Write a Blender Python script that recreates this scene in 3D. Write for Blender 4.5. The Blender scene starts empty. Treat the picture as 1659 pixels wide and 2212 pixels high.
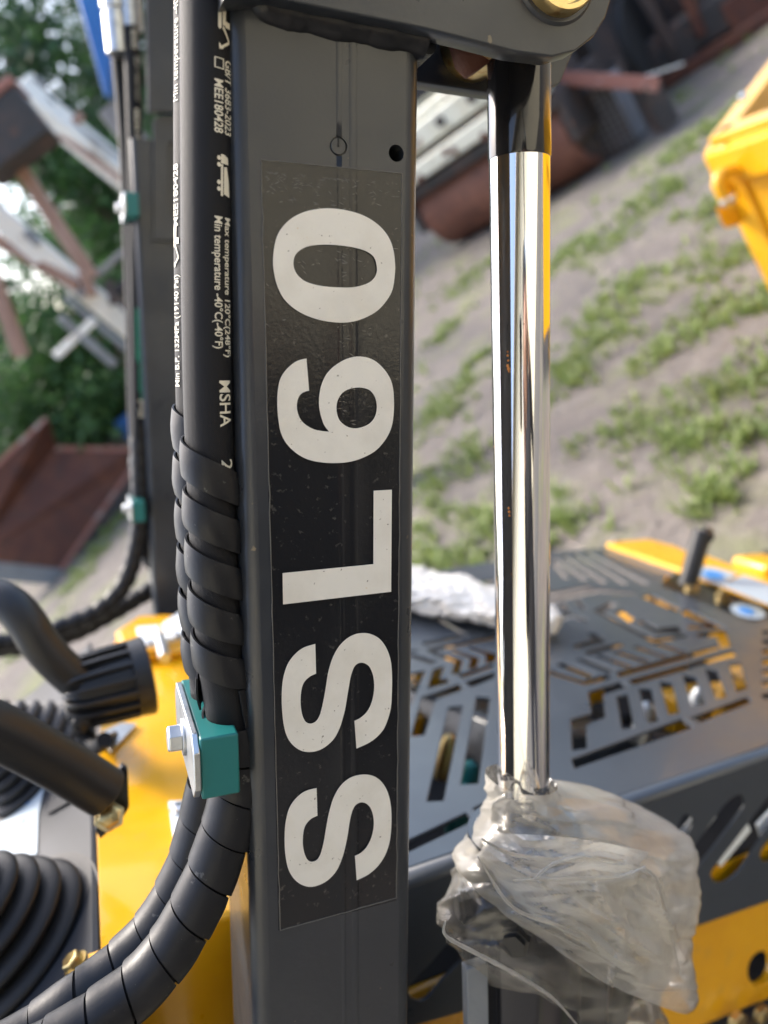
import bpy, bmesh, math, random
import numpy as np
from mathutils import Vector, Matrix, noise
random.seed(7); rng = np.random.default_rng(7)
sc = bpy.context.scene
# ------------------------------------------------------------------ camera
F_PX, CX, CY = 1661.0, 829.5, 1106.0           # pinhole measured on a 1659 x 2212 print of the view
CAM_H, PITCH, ROLL = 1.60, math.radians(20.8), math.radians(38.0)
R0 = Vector((1, 0, 0)); U0 = Vector((0, math.sin(PITCH), math.cos(PITCH))); FW = Vector((0, math.cos(PITCH), -math.sin(PITCH)))
RT = R0 * math.cos(ROLL) - U0 * math.sin(ROLL); UP = R0 * math.sin(ROLL) + U0 * math.cos(ROLL)
CAM = Vector((0, 0, CAM_H))
cd = bpy.data.cameras.new('camera'); cam = bpy.data.objects.new('camera', cd); sc.collection.objects.link(cam)
cam.matrix_world = Matrix(((RT.x, UP.x, -FW.x, CAM.x), (RT.y, UP.y, -FW.y, CAM.y), (RT.z, UP.z, -FW.z, CAM.z), (0, 0, 0, 1)))
cd.sensor_fit = 'VERTICAL'; cd.sensor_height = 36; cd.sensor_width = 27; cd.lens = F_PX / 2212 * 36
cd.clip_start = 0.02; cd.clip_end = 2000
cd.dof.use_dof = True; cd.dof.focus_distance = 0.425; cd.dof.aperture_fstop = 4.4
sc.camera = cam
# ------------------------------------------------------------------ sky and sun
SUN_EL, SUN_AZ = math.radians(50), math.radians(-38)   # azimuth measured from +Y towards +X
w = bpy.data.worlds.new('World'); sc.world = w; w.use_nodes = True
nt = w.node_tree; bg = nt.nodes['Background']
sky = nt.nodes.new('ShaderNodeTexSky'); sky.sky_type = 'NISHITA'; sky.sun_disc = False
sky.sun_elevation = SUN_EL; sky.sun_rotation = SUN_AZ; sky.air_density = 1.0; sky.dust_density = 4.0; sky.ozone_density = 1.0
nt.links.new(sky.outputs[0], bg.inputs[0]); bg.inputs[1].default_value = 0.15
sl = bpy.data.lights.new('sun', 'SUN'); sl.energy = 1.35; sl.angle = math.radians(13); sl.color = (1, .95, .87)
so = bpy.data.objects.new('sun', sl); sc.collection.objects.link(so)
sd = Vector((math.sin(SUN_AZ) * math.cos(SUN_EL), math.cos(SUN_AZ) * math.cos(SUN_EL), math.sin(SUN_EL)))
so.rotation_euler = sd.to_track_quat('Z', 'Y').to_euler(); so.location = (0, 0, 30)
sc.view_settings.view_transform = 'Standard'; sc.view_settings.look = 'None'; sc.view_settings.gamma = 1
sc.view_settings.exposure = 1.75; sc.view_settings.use_curve_mapping = False
sc.cycles.use_denoising = True
sc.cycles.max_bounces = 12; sc.cycles.transparent_max_bounces = 24
# ------------------------------------------------------------------ measuring helpers
def ray(x, y): return FW + RT * ((x - CX) / F_PX) - UP * ((y - CY) / F_PX)
def camv(r, u, d): return RT * r + UP * u + FW * d
A = camv(.0040008, .98419637, -.17703532); Cv = camv(.93373641, .05969215, .35294925); Nv = camv(-.35793899, .1667164, .91874116)
O = CAM + ray(730, 1106) * .42                       # origin of the loader frame: middle of the arm's face
def m(c, a, n): return O + Cv * c + A * a + Nv * n     # loader frame -> world: across, along the arm, into the depth
def hit(x, y, p0, nrm):
    r = ray(x, y); return CAM + r * ((p0 - CAM).dot(nrm) / r.dot(nrm))
def on_n(x, y, n): return hit(x, y, m(0, 0, n), Nv)
def on_a(x, y, a): return hit(x, y, m(0, a, 0), A)
def loc(p): d = p - O; return d.dot(Cv), d.dot(A), d.dot(Nv)
def at(x, y, depth): return CAM + ray(x, y) * depth
def ground_hit(x, y): return hit(x, y, Vector((0, 0, 0)), Vector((0, 0, 1)))
def zm(ox, oy, size): 
    k = 1659 / 3072
    return lambda pts: [((ox + p[0] * size / 1659) * k, (oy + p[1] * size / 1659) * k) for p in pts]
# ------------------------------------------------------------------ materials
def mat(name, base, rough=.5, metal=0., spec=.5, coat=0., bump=None, var=None, spots=None, rvar=None, aniso=None):
    """bump=(scale,strength,dist)  var=(scale,colour,lo,hi)  spots=(scale,colour,threshold)  rvar=(scale,lo,hi)"""
    mt = bpy.data.materials.new(name); mt.use_nodes = True; t = mt.node_tree; b = t.nodes['Principled BSDF']
    b.inputs['Base Color'].default_value = (*base, 1); b.inputs['Roughness'].default_value = rough
    b.inputs['Metallic'].default_value = metal; b.inputs['Specular IOR Level'].default_value = spec
    b.inputs['Coat Weight'].default_value = coat; b.inputs['Coat Roughness'].default_value = .08
    tc = t.nodes.new('ShaderNodeTexCoord')
    def nz(scale, detail=5, rg=.6, stretch=None):
        n = t.nodes.new('ShaderNodeTexNoise'); n.inputs['Scale'].default_value = scale; n.inputs['Detail'].default_value = detail; n.inputs['Roughness'].default_value = rg
        t.links.new(tc.outputs['Object'], n.inputs['Vector']); return n
    def ramp(src, lo, hi):
        r = t.nodes.new('ShaderNodeMapRange'); r.inputs[1].default_value = lo; r.inputs[2].default_value = hi
        t.links.new(src, r.inputs[0]); return r.outputs[0]
    col = None
    def mixc(fac, c2):
        nonlocal col
        x = t.nodes.new('ShaderNodeMix'); x.data_type = 'RGBA'
        t.links.new(fac, x.inputs['Factor'])
        if col is None: x.inputs[6].default_value = (*base, 1)
        else: t.links.new(col, x.inputs[6])
        x.inputs[7].default_value = (*c2, 1); col = x.outputs[2]
    for v in ([var] if isinstance(var, tuple) else var or []): mixc(ramp(nz(v[0]).outputs[0], v[2], v[3]), v[1])
    for s in ([spots] if isinstance(spots, tuple) else spots or []): mixc(ramp(nz(s[0], 3, .5).outputs[0], s[2], s[2] + .04), s[1])
    if col is not None: t.links.new(col, b.inputs['Base Color'])
    if rvar:
        r = t.nodes.new('ShaderNodeMapRange'); r.inputs[3].default_value = rvar[1]; r.inputs[4].default_value = rvar[2]
        r.inputs[1].default_value = .3; r.inputs[2].default_value = .7
        t.links.new(nz(rvar[0]).outputs[0], r.inputs[0]); t.links.new(r.outputs[0], b.inputs['Roughness'])
    if bump:
        prev = None
        for bb in ([bump] if isinstance(bump, tuple) else bump):
            bp = t.nodes.new('ShaderNodeBump'); bp.inputs['Strength'].default_value = bb[1]; bp.inputs['Distance'].default_value = bb[2]
            t.links.new(nz(bb[0]).outputs[0], bp.inputs['Height'])
            if prev: t.links.new(prev, bp.inputs['Normal'])
            prev = bp.outputs[0]
        t.links.new(prev, b.inputs['Normal'])
    return mt
MT = {}
MT['charcoal'] = mat('charcoal_paint', (.026, .030, .036), .34, coat=.15, bump=[(260, .12, .001), (30, .08, .002)], var=(14, (.036, .040, .046), .45, .7), rvar=(18, .26, .44), spots=(95, (.16, .13, .08), .735))
MT['charcoal_dark'] = mat('weld_paint', (.010, .011, .014), .36, spec=.35, bump=[(60, .3, .002), (200, .2, .001)])
MT['film'] = mat('black_sticker_film', (.014, .0145, .016), .11, spec=.42, coat=.0, bump=[(420, .25, .0006), (45, .15, .001)], var=(230, (.075, .07, .062), .62, .72), rvar=(60, .06, .17))
MT['letter'] = mat('cream_letter_print', (.80, .765, .68), .42, bump=(500, .15, .0004), var=(40, (.72, .68, .59), .45, .75), spots=[(420, (.28, .24, .19), .70), (130, (.62, .40, .13), .745)])
MT['edge'] = mat('sticker_edge_dust', (.12, .115, .10), .6, bump=(600, .5, .001))
MT['chrome'] = mat('chrome', (.86, .86, .87), .035, metal=1, bump=[(900, .02, .0003), (14, .04, .001)], rvar=(22, .02, .09), spots=(330, (.30, .13, .03), .76))
MT['black_gloss'] = mat('black_gloss_paint', (.012, .012, .014), .12, coat=.6, bump=(60, .10, .001))
MT['yellow'] = mat('yellow_paint', (.80, .40, .006), .30, coat=.35, bump=[(220, .12, .001), (1500, .1, .0003)], var=[(9, (.74, .35, .006), .42, .7), (26, (.60, .34, .05), .60, .78), (140, (.62, .36, .06), .66, .76)], rvar=(16, .22, .46))
MT['zinc'] = mat('zinc_plate', (.62, .64, .65), .36, metal=1, bump=(300, .3, .0006), var=(80, (.45, .47, .48), .5, .7))
MT['gold'] = mat('yellow_zinc', (.72, .55, .25), .3, metal=1, bump=(250, .3, .0006), var=(120, (.55, .30, .10), .52, .68))
MT['teal'] = mat('teal_plastic', (.012, .155, .145), .42, bump=(200, .12, .0006))
MT['rubber'] = mat('black_rubber', (.010, .010, .011), .6, spec=.22, bump=(700, .25, .0005))
MT['boot'] = mat('boot_rubber', (.015, .0145, .015), .5, spec=.35, bump=(900, .5, .0006))
MT['wrap'] = mat('spiral_wrap_plastic', (.010, .0105, .0125), .40, spec=.38, bump=[(90, .2, .001), (400, .15, .0004)], rvar=(70, .36, .52), var=(22, (.022, .022, .023), .5, .75), spots=[(160, (.07, .068, .064), .70), (520, (.10, .095, .085), .73)])
MT['print'] = mat('hose_print', (.72, .68, .55), .6)
MT['tape'] = mat('green_hose_label', (.01, .22, .13), .5, var=(300, (.01, .10, .07), .5, .55))
MT['satin'] = mat('satin_black_tube', (.016, .016, .0165), .42, bump=(1200, .3, .0003))
MT['panel_left'] = mat('control_panel_paint', (.022, .025, .031), .5, spec=.22, bump=(240, .1, .001), var=(12, (.030, .034, .042), .45, .7))
MT['boot_grey'] = mat('grey_boot_rubber', (.075, .070, .066), .55, bump=(900, .5, .0006))
MT['panel'] = mat('dark_panel_paint', (.040, .049, .061), .34, spec=.6, coat=.25, bump=(240, .1, .001), rvar=(14, .26, .42))
MT['paper'] = mat('label_paper', (.36, .42, .46), .5, spec=.3)
MT['white_plastic'] = mat('white_label', (.74, .78, .80), .35)
MT['blue_print'] = mat('blue_print', (.04, .22, .55), .4)
MT['glass'] = mat('lamp_glass', (.55, .56, .56), .1)
MT['rust'] = mat('rusty_red_steel', (.085, .029, .019), .72, bump=(30, .5, .01), var=[(3, (.14, .05, .027), .4, .65), (9, (.06, .03, .024), .5, .72)], spots=(2.2, (.32, .13, .05), .66))
MT['rust_pit'] = mat('orange_rust_pit', (.36, .13, .02), .8)
MT['drum'] = mat('rusted_drum_steel', (.135, .052, .034), .7, bump=(20, .4, .01), var=[(2.5, (.20, .085, .055), .4, .65), (11, (.07, .035, .028), .52, .7)])
MT['cream'] = mat('cream_machine_paint', (.66, .66, .56), .45, bump=(20, .2, .005), var=(5, (.55, .52, .40), .5, .72), spots=(6, (.25, .09, .04), .63))
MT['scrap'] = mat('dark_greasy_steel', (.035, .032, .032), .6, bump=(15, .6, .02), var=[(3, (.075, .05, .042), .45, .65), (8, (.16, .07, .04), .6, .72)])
MT['greysteel'] = mat('grey_steel', (.22, .24, .26), .5, bump=(14, .3, .01), var=(4, (.14, .14, .15), .5, .7))
MT['pinkrust'] = mat('faded_red_channel', (.30, .135, .105), .65, var=(5, (.40, .36, .34), .55, .7), bump=(20, .4, .01))
MT['whitesteel'] = mat('weathered_white_steel', (.82, .82, .78), .5, bump=(12, .3, .01), var=(4, (.46, .42, .37), .52, .72))
MT['brownsteel'] = mat('brown_primer_steel', (.30, .18, .135), .6, var=(5, (.38, .25, .20), .45, .7), bump=(15, .3, .01))
MT['blue'] = mat('blue_paint', (.010, .12, .42), .4, coat=.2, var=(3, (.015, .15, .47), .45, .7))
MT['bark'] = mat('bark', (.10, .075, .05), .85, bump=(20, 1, .03))
MT['foam'] = mat('white_wrapping', (.74, .70, .62), .55, bump=(60, .6, .004))
MT['shed'] = mat('grey_shed_sheet', (.22, .22, .23), .6, bump=(6, .3, .02), var=(2, (.13, .13, .14), .45, .7))
MT['wall'] = mat('cream_cladding', (.75, .70, .54), .42, var=(2, (.69, .64, .49), .45, .7))
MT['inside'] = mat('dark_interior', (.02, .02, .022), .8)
MT['tin'] = mat('grey_roof_sheet', (.34, .33, .31), .5)
MT['tyre'] = mat('track_rubber', (.02, .02, .02), .8, bump=(30, .5, .01))
def leaf_mat(name, c1, c2):
    mt = bpy.data.materials.new(name); mt.use_nodes = True; t = mt.node_tree; b = t.nodes['Principled BSDF']
    g = t.nodes.new('ShaderNodeNewGeometry'); x = t.nodes.new('ShaderNodeMix'); x.data_type = 'RGBA'
    t.links.new(g.outputs['Random Per Island'], x.inputs['Factor']); x.inputs[6].default_value = (*c1, 1); x.inputs[7].default_value = (*c2, 1)
    t.links.new(x.outputs[2], b.inputs['Base Color']); b.inputs['Roughness'].default_value = .5
    tr = t.nodes.new('ShaderNodeBsdfTranslucent'); t.links.new(x.outputs[2], tr.inputs[0])
    ms = t.nodes.new('ShaderNodeMixShader'); ms.inputs[0].default_value = .35
    t.links.new(b.outputs[0], ms.inputs[1]); t.links.new(tr.outputs[0], ms.inputs[2]); t.links.new(ms.outputs[0], t.nodes['Material Output'].inputs[0])
    return mt
MT['leaf_dark'] = leaf_mat('leaf_dark', (.026, .064, .031), (.052, .112, .048))
MT['leaf_mid'] = leaf_mat('leaf_mid', (.042, .105, .030), (.085, .18, .05))
MT['grass'] = leaf_mat('grass_blade', (.14, .21, .055), (.28, .34, .11))
def weave_mat():
    mt = mat('hose_weave_rubber', (.011, .011, .0125), .55, spec=.25); t = mt.node_tree; b = t.nodes['Principled BSDF']
    uv = t.nodes.new('ShaderNodeUVMap'); mp = t.nodes.new('ShaderNodeMapping'); mp.inputs['Scale'].default_value = (1, 1, 1)
    t.links.new(uv.outputs[0], mp.inputs[0]); prev = None; hs = []
    for ang in (.75, -.75):
        wv = t.nodes.new('ShaderNodeTexWave'); wv.inputs['Scale'].default_value = 430; wv.bands_direction = 'X'
        m2 = t.nodes.new('ShaderNodeMapping'); m2.inputs['Rotation'].default_value = (0, 0, ang); t.links.new(mp.outputs[0], m2.inputs[0]); t.links.new(m2.outputs[0], wv.inputs[0]); hs.append(wv)
    mx = t.nodes.new('ShaderNodeMath'); mx.operation = 'MULTIPLY'; t.links.new(hs[0].outputs[1], mx.inputs[0]); t.links.new(hs[1].outputs[1], mx.inputs[1])
    bp = t.nodes.new('ShaderNodeBump'); bp.inputs['Strength'].default_value = .5; bp.inputs['Distance'].default_value = .0005
    t.links.new(mx.outputs[0], bp.inputs['Height']); t.links.new(bp.outputs[0], b.inputs['Normal'])
    return mt
MT['weave'] = weave_mat()
def bag_mat(nm, r0, r1):
    mt = bpy.data.materials.new(nm); mt.use_nodes = True; t = mt.node_tree
    for n in list(t.nodes):
        if n.type == 'BSDF_PRINCIPLED': t.nodes.remove(n)
    out = t.nodes['Material Output']
    tc = t.nodes.new('ShaderNodeTexCoord'); nz = t.nodes.new('ShaderNodeTexNoise'); nz.inputs['Scale'].default_value = 34; nz.inputs['Detail'].default_value = 4
    t.links.new(tc.outputs['Object'], nz.inputs[0]); lw = t.nodes.new('ShaderNodeLayerWeight'); lw.inputs[0].default_value = .45
    r = t.nodes.new('ShaderNodeMapRange'); r.inputs[3].default_value = r0; r.inputs[4].default_value = r1; t.links.new(lw.outputs[1], r.inputs[0])
    r2 = t.nodes.new('ShaderNodeMath'); r2.operation = 'MULTIPLY_ADD'; r2.inputs[1].default_value = .30; t.links.new(nz.outputs[0], r2.inputs[0])
    r3 = t.nodes.new('ShaderNodeMath'); r3.operation = 'SUBTRACT'; r3.inputs[1].default_value = .15; t.links.new(r.outputs[0], r3.inputs[0]); t.links.new(r3.outputs[0], r2.inputs[2]); r2.use_clamp = True; r = r2
    tp = t.nodes.new('ShaderNodeBsdfTransparent'); tp.inputs[0].default_value = (.97, .96, .93, 1)
    df = t.nodes.new('ShaderNodeBsdfDiffuse'); df.inputs[0].default_value = (.93, .89, .80, 1)
    tl = t.nodes.new('ShaderNodeBsdfTranslucent'); tl.inputs[0].default_value = (.94, .90, .81, 1)
    d2 = t.nodes.new('ShaderNodeMixShader'); d2.inputs[0].default_value = .5; t.links.new(df.outputs[0], d2.inputs[1]); t.links.new(tl.outputs[0], d2.inputs[2])
    m1 = t.nodes.new('ShaderNodeMixShader'); t.links.new(r.outputs[0], m1.inputs[0]); t.links.new(tp.outputs[0], m1.inputs[1]); t.links.new(d2.outputs[0], m1.inputs[2])
    gl = t.nodes.new('ShaderNodeBsdfGlossy'); gl.inputs['Roughness'].default_value = .06
    n2 = t.nodes.new('ShaderNodeTexNoise'); n2.inputs['Scale'].default_value = 240; n2.inputs['Detail'].default_value = 4; t.links.new(tc.outputs['Object'], n2.inputs[0])
    bp = t.nodes.new('ShaderNodeBump'); bp.inputs['Strength'].default_value = .3; bp.inputs['Distance'].default_value = .0015; t.links.new(n2.outputs[0], bp.inputs['Height']); t.links.new(bp.outputs[0], gl.inputs['Normal'])
    fr = t.nodes.new('ShaderNodeFresnel'); fr.inputs[0].default_value = 1.5; t.links.new(bp.outputs[0], fr.inputs['Normal'])
    ms = t.nodes.new('ShaderNodeMath'); ms.operation = 'MULTIPLY_ADD'; ms.inputs[1].default_value = .9; ms.inputs[2].default_value = .02; t.links.new(fr.outputs[0], ms.inputs[0])
    m2 = t.nodes.new('ShaderNodeMixShader'); t.links.new(ms.outputs[0], m2.inputs[0]); t.links.new(m1.outputs[0], m2.inputs[1]); t.links.new(gl.outputs[0], m2.inputs[2])
    t.links.new(m2.outputs[0], out.inputs[0]); return mt
MT['bag'] = bag_mat('clear_plastic_film', .05, .38); MT['bag_milky'] = bag_mat('milky_plastic_film', .24, .72)
def ground_mat():
    mt = mat('sandy_yard_soil', (.150, .130, .114), .9, bump=[(9, .8, .06), (70, .6, .012), (300, .4, .004)],
             var=[(.8, (.115, .102, .093), .42, .60), (3.3, (.195, .171, .150), .50, .68), (14, (.14, .12, .10), .55, .75), (1.7, (.15, .165, .07), .50, .70)])
    return mt
MT['soil'] = ground_mat()
# ------------------------------------------------------------------ object builders
def link(o, parent=None):
    sc.collection.objects.link(o)
    if parent: o.parent = parent
    return o
def tag(o, label, cat, group=None):
    o['label'] = label; o['category'] = cat
    if group: o['group'] = group
    return o
def origin(o):
    v = Vector((0, 0, 0))
    while o: v += o.location; o = o.parent
    return v
def empty(name, p, label, cat, group=None):
    o = bpy.data.objects.new(name, None); o.location = p; o.empty_display_size = .1; link(o); return tag(o, label, cat, group)
def finish(name, me, material, parent, smooth=True, sharp=35, bevel=0, label=None, seg=2, flat=None):
    me.materials.clear(); me.materials.append(MT[material] if isinstance(material, str) else material)
    if smooth:
        me.polygons.foreach_set('use_smooth', [True] * len(me.polygons)); me.set_sharp_from_angle(angle=math.radians(sharp))
        for pl in me.polygons:
            if flat and max(abs(pl.normal.dot(q)) for q in flat) > .99995: pl.use_smooth = False
    o = bpy.data.objects.new(name, me); link(o, parent)
    if bevel:
        b = o.modifiers.new('bevel', 'BEVEL'); b.width = bevel; b.segments = seg; b.limit_method = 'ANGLE'; b.angle_limit = math.radians(40); b.harden_normals = False
    if label: o['label'] = label
    return o
class MB:
    def __init__(s): s.v = []; s.f = []; s.uv = {}
    def add(s, vs, fs):
        b = len(s.v); s.v += [Vector(x) for x in vs]; s.f += [tuple(i + b for i in f) for f in fs]; return s
    def box(s, c, x, y, z):                           # centre and three half vectors
        vs = [c + x * i + y * j + z * k for i in (-1, 1) for j in (-1, 1) for k in (-1, 1)]
        return s.add(vs, [(0, 1, 3, 2), (4, 6, 7, 5), (0, 4, 5, 1), (2, 3, 7, 6), (0, 2, 6, 4), (1, 5, 7, 3)])
    def bar(s, p, q, wx, wy, upv=None):                # box beam from p to q
        t = (q - p).normalized(); u = upv or Vector((0, 0, 1))
        if abs(t.dot(u)) > .95: u = Vector((1, 0, 0))
        x = t.cross(u).normalized(); y = x.cross(t)
        return s.box((p + q) / 2, x * wx / 2, y * wy / 2, (q - p) / 2)
    def tube(s, pts, r, seg=20, cap=True):
        pts = [Vector(p) for p in pts]; n = len(pts); rs = r if hasattr(r, '__len__') else [r] * n
        fr = frames(pts); vs = []; fs = []
        for i in range(n):
            x, y = fr[i]
            for k in range(seg):
                a = 2 * math.pi * k / seg; vs.append(pts[i] + (x * math.cos(a) + y * math.sin(a)) * rs[i])
        for i in range(n - 1):
            for k in range(seg):
                k2 = (k + 1) % seg; fs.append((i * seg + k, i * seg + k2, (i + 1) * seg + k2, (i + 1) * seg + k))
        if cap: fs += [tuple(range(seg - 1, -1, -1)), tuple((n - 1) * seg + k for k in range(seg))]
        return s.add(vs, fs)
    def lathe(s, c, ax, prof, seg=32, x=None):           # prof = (height, radius)
        ax = ax.normalized(); x = (x or ax.orthogonal()); x = (x - ax * x.dot(ax)).normalized(); y = ax.cross(x)
        vs = [c + ax * h + (x * math.cos(2 * math.pi * k / seg) + y * math.sin(2 * math.pi * k / seg)) * r for h, r in prof for k in range(seg)]
        fs = []; n = len(prof)
        for i in range(n - 1):
            for k in range(seg):
                k2 = (k + 1) % seg; fs.append((i * seg + k, i * seg + k2, (i + 1) * seg + k2, (i + 1) * seg + k))
        if prof[0][1] > 0: fs.append(tuple(range(seg - 1, -1, -1)))
        if prof[-1][1] > 0: fs.append(tuple((n - 1) * seg + k for k in range(seg)))
        return s.add(vs, fs)
    def prism(s, poly, d):                             # 3D polygon extruded by vector d
        n = len(poly); vs = list(poly) + [p + d for p in poly]
        return s.add(vs, [tuple(range(n)), tuple(range(2 * n - 1, n - 1, -1))] + [(i, i + n, (i + 1) % n + n, (i + 1) % n) for i in range(n)])
    def build(s, name, material, parent=None, **k):
        o0 = origin(parent) if parent else Vector((0, 0, 0))
        me = bpy.data.meshes.new(name); me.from_pydata([tuple(v - o0) for v in s.v], [], s.f); me.update()
        bm = bmesh.new(); bm.from_mesh(me); bmesh.ops.recalc_face_normals(bm, faces=bm.faces); bm.to_mesh(me); bm.free()
        return finish(name, me, material, parent, **k)
    def thing(s, name, material, label, cat, group=None, base=None, **k):   # one-mesh top-level thing
        base = base or Vector((sum(v.x for v in s.v) / len(s.v), sum(v.y for v in s.v) / len(s.v), min(v.z for v in s.v)))
        s.v = [v - base for v in s.v]; o = s.build(name, material, None, **k); o.location = base; return tag(o, label, cat, group)
def frames(pts):
    n = len(pts); ts = []
    for i in range(n):
        d = pts[min(i + 1, n - 1)] - pts[max(i - 1, 0)]; ts.append(d.normalized())
    x = ts[0].orthogonal().normalized(); fr = []
    if abs(ts[0].dot(A)) > .3:
        x = (-Nv - ts[0] * (-Nv).dot(ts[0])).normalized()
    for t in ts:
        x = (x - t * x.dot(t)).normalized(); fr.append((x, t.cross(x)))
    return fr
def spline(pts, per=8, closed=False):                  # Catmull-Rom, works on tuples / Vectors
    P = [Vector(p) for p in pts]; n = len(P); out = []
    rg = range(n) if closed else range(n - 1)
    for i in rg:
        if closed: p0, p1, p2, p3 = P[i - 1], P[i], P[(i + 1) % n], P[(i + 2) % n]
        else: p0, p1, p2, p3 = P[max(i - 1, 0)], P[i], P[i + 1], P[min(i + 2, n - 1)]
        for k in range(per):
            t = k / per; out.append(.5 * ((2 * p1) + (p2 - p0) * t + (2 * p0 - 5 * p1 + 4 * p2 - p3) * t * t + (3 * p1 - p0 - 3 * p2 + p3) * t ** 3))
    if not closed: out.append(P[-1])
    return out
def outline(pts, sharp=(), per=4):                     # closed outline with chosen sharp corners
    if not sharp: return [tuple(p) for p in spline(pts, per, True)]
    idx = sorted(sharp); n = len(pts); res = []
    for a_, b_ in zip(idx, idx[1:] + [idx[0] + n]):
        seg = [pts[i % n] for i in range(a_, b_ + 1)]
        res += [tuple(p) for p in spline(seg, per)[:-1]]
    return res
def plate(name, loops, p0, ex, ey, thick, material, parent, bevel=0, lift=0, **k):
    """flat plate with holes: loops of 2D points in the frame (p0, ex, ey); grows along ex x ey by `thick`"""
    cu = bpy.data.curves.new(name, 'CURVE'); cu.dimensions = '2D'; cu.fill_mode = 'BOTH'; cu.extrude = max(thick / 2 - bevel, 1e-6)
    cu.bevel_depth = bevel; cu.bevel_resolution = 1; cu.offset = -bevel
    for lp in loops:
        sp = cu.splines.new('POLY'); sp.points.add(len(lp) - 1); sp.use_cyclic_u = True
        for q, p in zip(sp.points, lp): q.co = (p[0], p[1], 0, 1)
    tmp = bpy.data.objects.new('tmp', cu); sc.collection.objects.link(tmp)
    me = bpy.data.meshes.new_from_object(tmp.evaluated_get(bpy.context.evaluated_depsgraph_get()))
    bpy.data.objects.remove(tmp); bpy.data.curves.remove(cu)
    ez = ex.cross(ey); o0 = origin(parent) if parent else Vector((0, 0, 0))
    for v in me.vertices: v.co = p0 + ex * v.co.x + ey * v.co.y + ez * (v.co.z + thick / 2 + lift) - o0
    me.update()
    return finish(name, me, material, parent, **k)
def text_mesh(body, size, bold=0.0, spacing=1.0):
    cu = bpy.data.curves.new('txt', 'FONT'); cu.body = body; cu.size = size; cu.offset = bold; cu.space_character = spacing; cu.resolution_u = 4
    tmp = bpy.data.objects.new('tmp', cu); sc.collection.objects.link(tmp)
    me = bpy.data.meshes.new_from_object(tmp.evaluated_get(bpy.context.evaluated_depsgraph_get()))
    bpy.data.objects.remove(tmp); bpy.data.curves.remove(cu)
    bm = bmesh.new(); bm.from_mesh(me); bmesh.ops.triangulate(bm, faces=bm.faces)
    for _ in range(3):
        es = [e for e in bm.edges if e.calc_length() > size * .35]
        if not es: break
        bmesh.ops.subdivide_edges(bm, edges=es, cuts=1); bmesh.ops.triangulate(bm, faces=bm.faces)
    bm.to_mesh(me); bm.free(); return me

#@@GROUND
# ------------------------------------------------------------------ ground
def gheight(x, y):
    d = math.hypot(x, y - 1); k = min(1, max(0, (d - 1.2) / 2)) * min(1, 30 / max(d, 1))
    return k * (.10 * noise.noise((x * .45, y * .45, 3)) + .035 * noise.noise((x * 1.7, y * 1.7, 7)) + .014 * noise.noise((x * 6, y * 6, 1))) - .02
def build_ground():
    xs = np.concatenate([np.linspace(-900, -30, 14)[:-1], np.linspace(-30, -7, 24)[:-1], np.arange(-7, 14, .11), np.linspace(14, 40, 24), np.linspace(40, 900, 14)[1:]])
    ys = np.concatenate([np.linspace(-900, -12, 14)[:-1], np.linspace(-12, .5, 14)[:-1], np.arange(.5, 13, .11), np.linspace(13, 40, 24), np.linspace(40, 900, 14)[1:]])
    vs = [(x, y, gheight(x, y)) for y in ys for x in xs]; nx = len(xs); fs = [(j * nx + i, j * nx + i + 1, (j + 1) * nx + i + 1, (j + 1) * nx + i) for j in range(len(ys) - 1) for i in range(nx - 1)]
    me = bpy.data.meshes.new('ground'); me.from_pydata(vs, [], fs); o = finish('ground', me, 'soil', None, sharp=180); o['kind'] = 'structure'
build_ground()
def build_grass():
    V = []; Fc = []
    patches = []
    for (x, y, s) in [(1340, 640, .8), (1290, 720, .9), (1210, 830, .7), (1500, 680, .6), (1600, 800, .7), (1370, 900, .5), (1480, 960, .4), (1560, 1060, .3), (1300, 540, .8), (1420, 440, .7),
                      (940, 900, .8), (980, 1020, .8), (930, 1180, .8), (1010, 1190, .7), (960, 700, .6), (1560, 430, .8), (1640, 640, .5), (1220, 560, .7), (1480, 330, .9), (1340, 300, .9), (1180, 1150, .5), (1030, 780, .5),
                      (250, 1130, .8), (200, 1200, .7), (170, 1250, .6), (60, 1390, .6), (1560, 250, 1.0), (1000, 600, .9), (1640, 930, .5), (1420, 760, .4), (1580, 540, .6)]:
        g = ground_hit(x, y); patches.append((g.x, g.y, s))
    def clump(x, y, h, k):
        z = gheight(x, y)
        for _ in range(k):
            a = random.uniform(0, 6.28); r = random.uniform(0, .05); l = h * random.uniform(.5, 1.2); t = random.uniform(.25, .9) * l; wd = random.uniform(.004, .009)
            bx, by = x + r * math.cos(a), y + r * math.sin(a); dx, dy = math.cos(a), math.sin(a); b = len(V)
            V.extend([(bx - dy * wd, by + dx * wd, z - .01), (bx + dy * wd, by - dx * wd, z - .01), (bx + dx * t * .4 + dy * wd, by + dy * t * .4 - dx * wd, z + l * .62), (bx + dx * t * .4 - dy * wd, by + dy * t * .4 + dx * wd, z + l * .62), (bx + dx * t, by + dy * t, z + l * .8)])
            Fc.extend([(b, b + 1, b + 2, b + 3), (b + 3, b + 2, b + 4)])
    for (px, py, s) in patches:
        for _ in range(int(62 * s)):
            clump(px + random.gauss(0, .24 * s), py + random.gauss(0, .20 * s), random.uniform(.03, .09), 8)
    n = 0
    while n < 500:
        x, y = random.uniform(-4, 12), random.uniform(1.3, 13)
        if noise.noise((x * .8, y * .8, 20)) + .6 * noise.noise((x * 2.3, y * 2.3, 5)) > .16: clump(x, y, random.uniform(.04, .12), 7); n += 1
    me = bpy.data.meshes.new('grass'); me.from_pydata(V, [], Fc); o = finish('grass', me, 'grass', None, smooth=False); o['kind'] = 'stuff'
build_grass()
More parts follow.
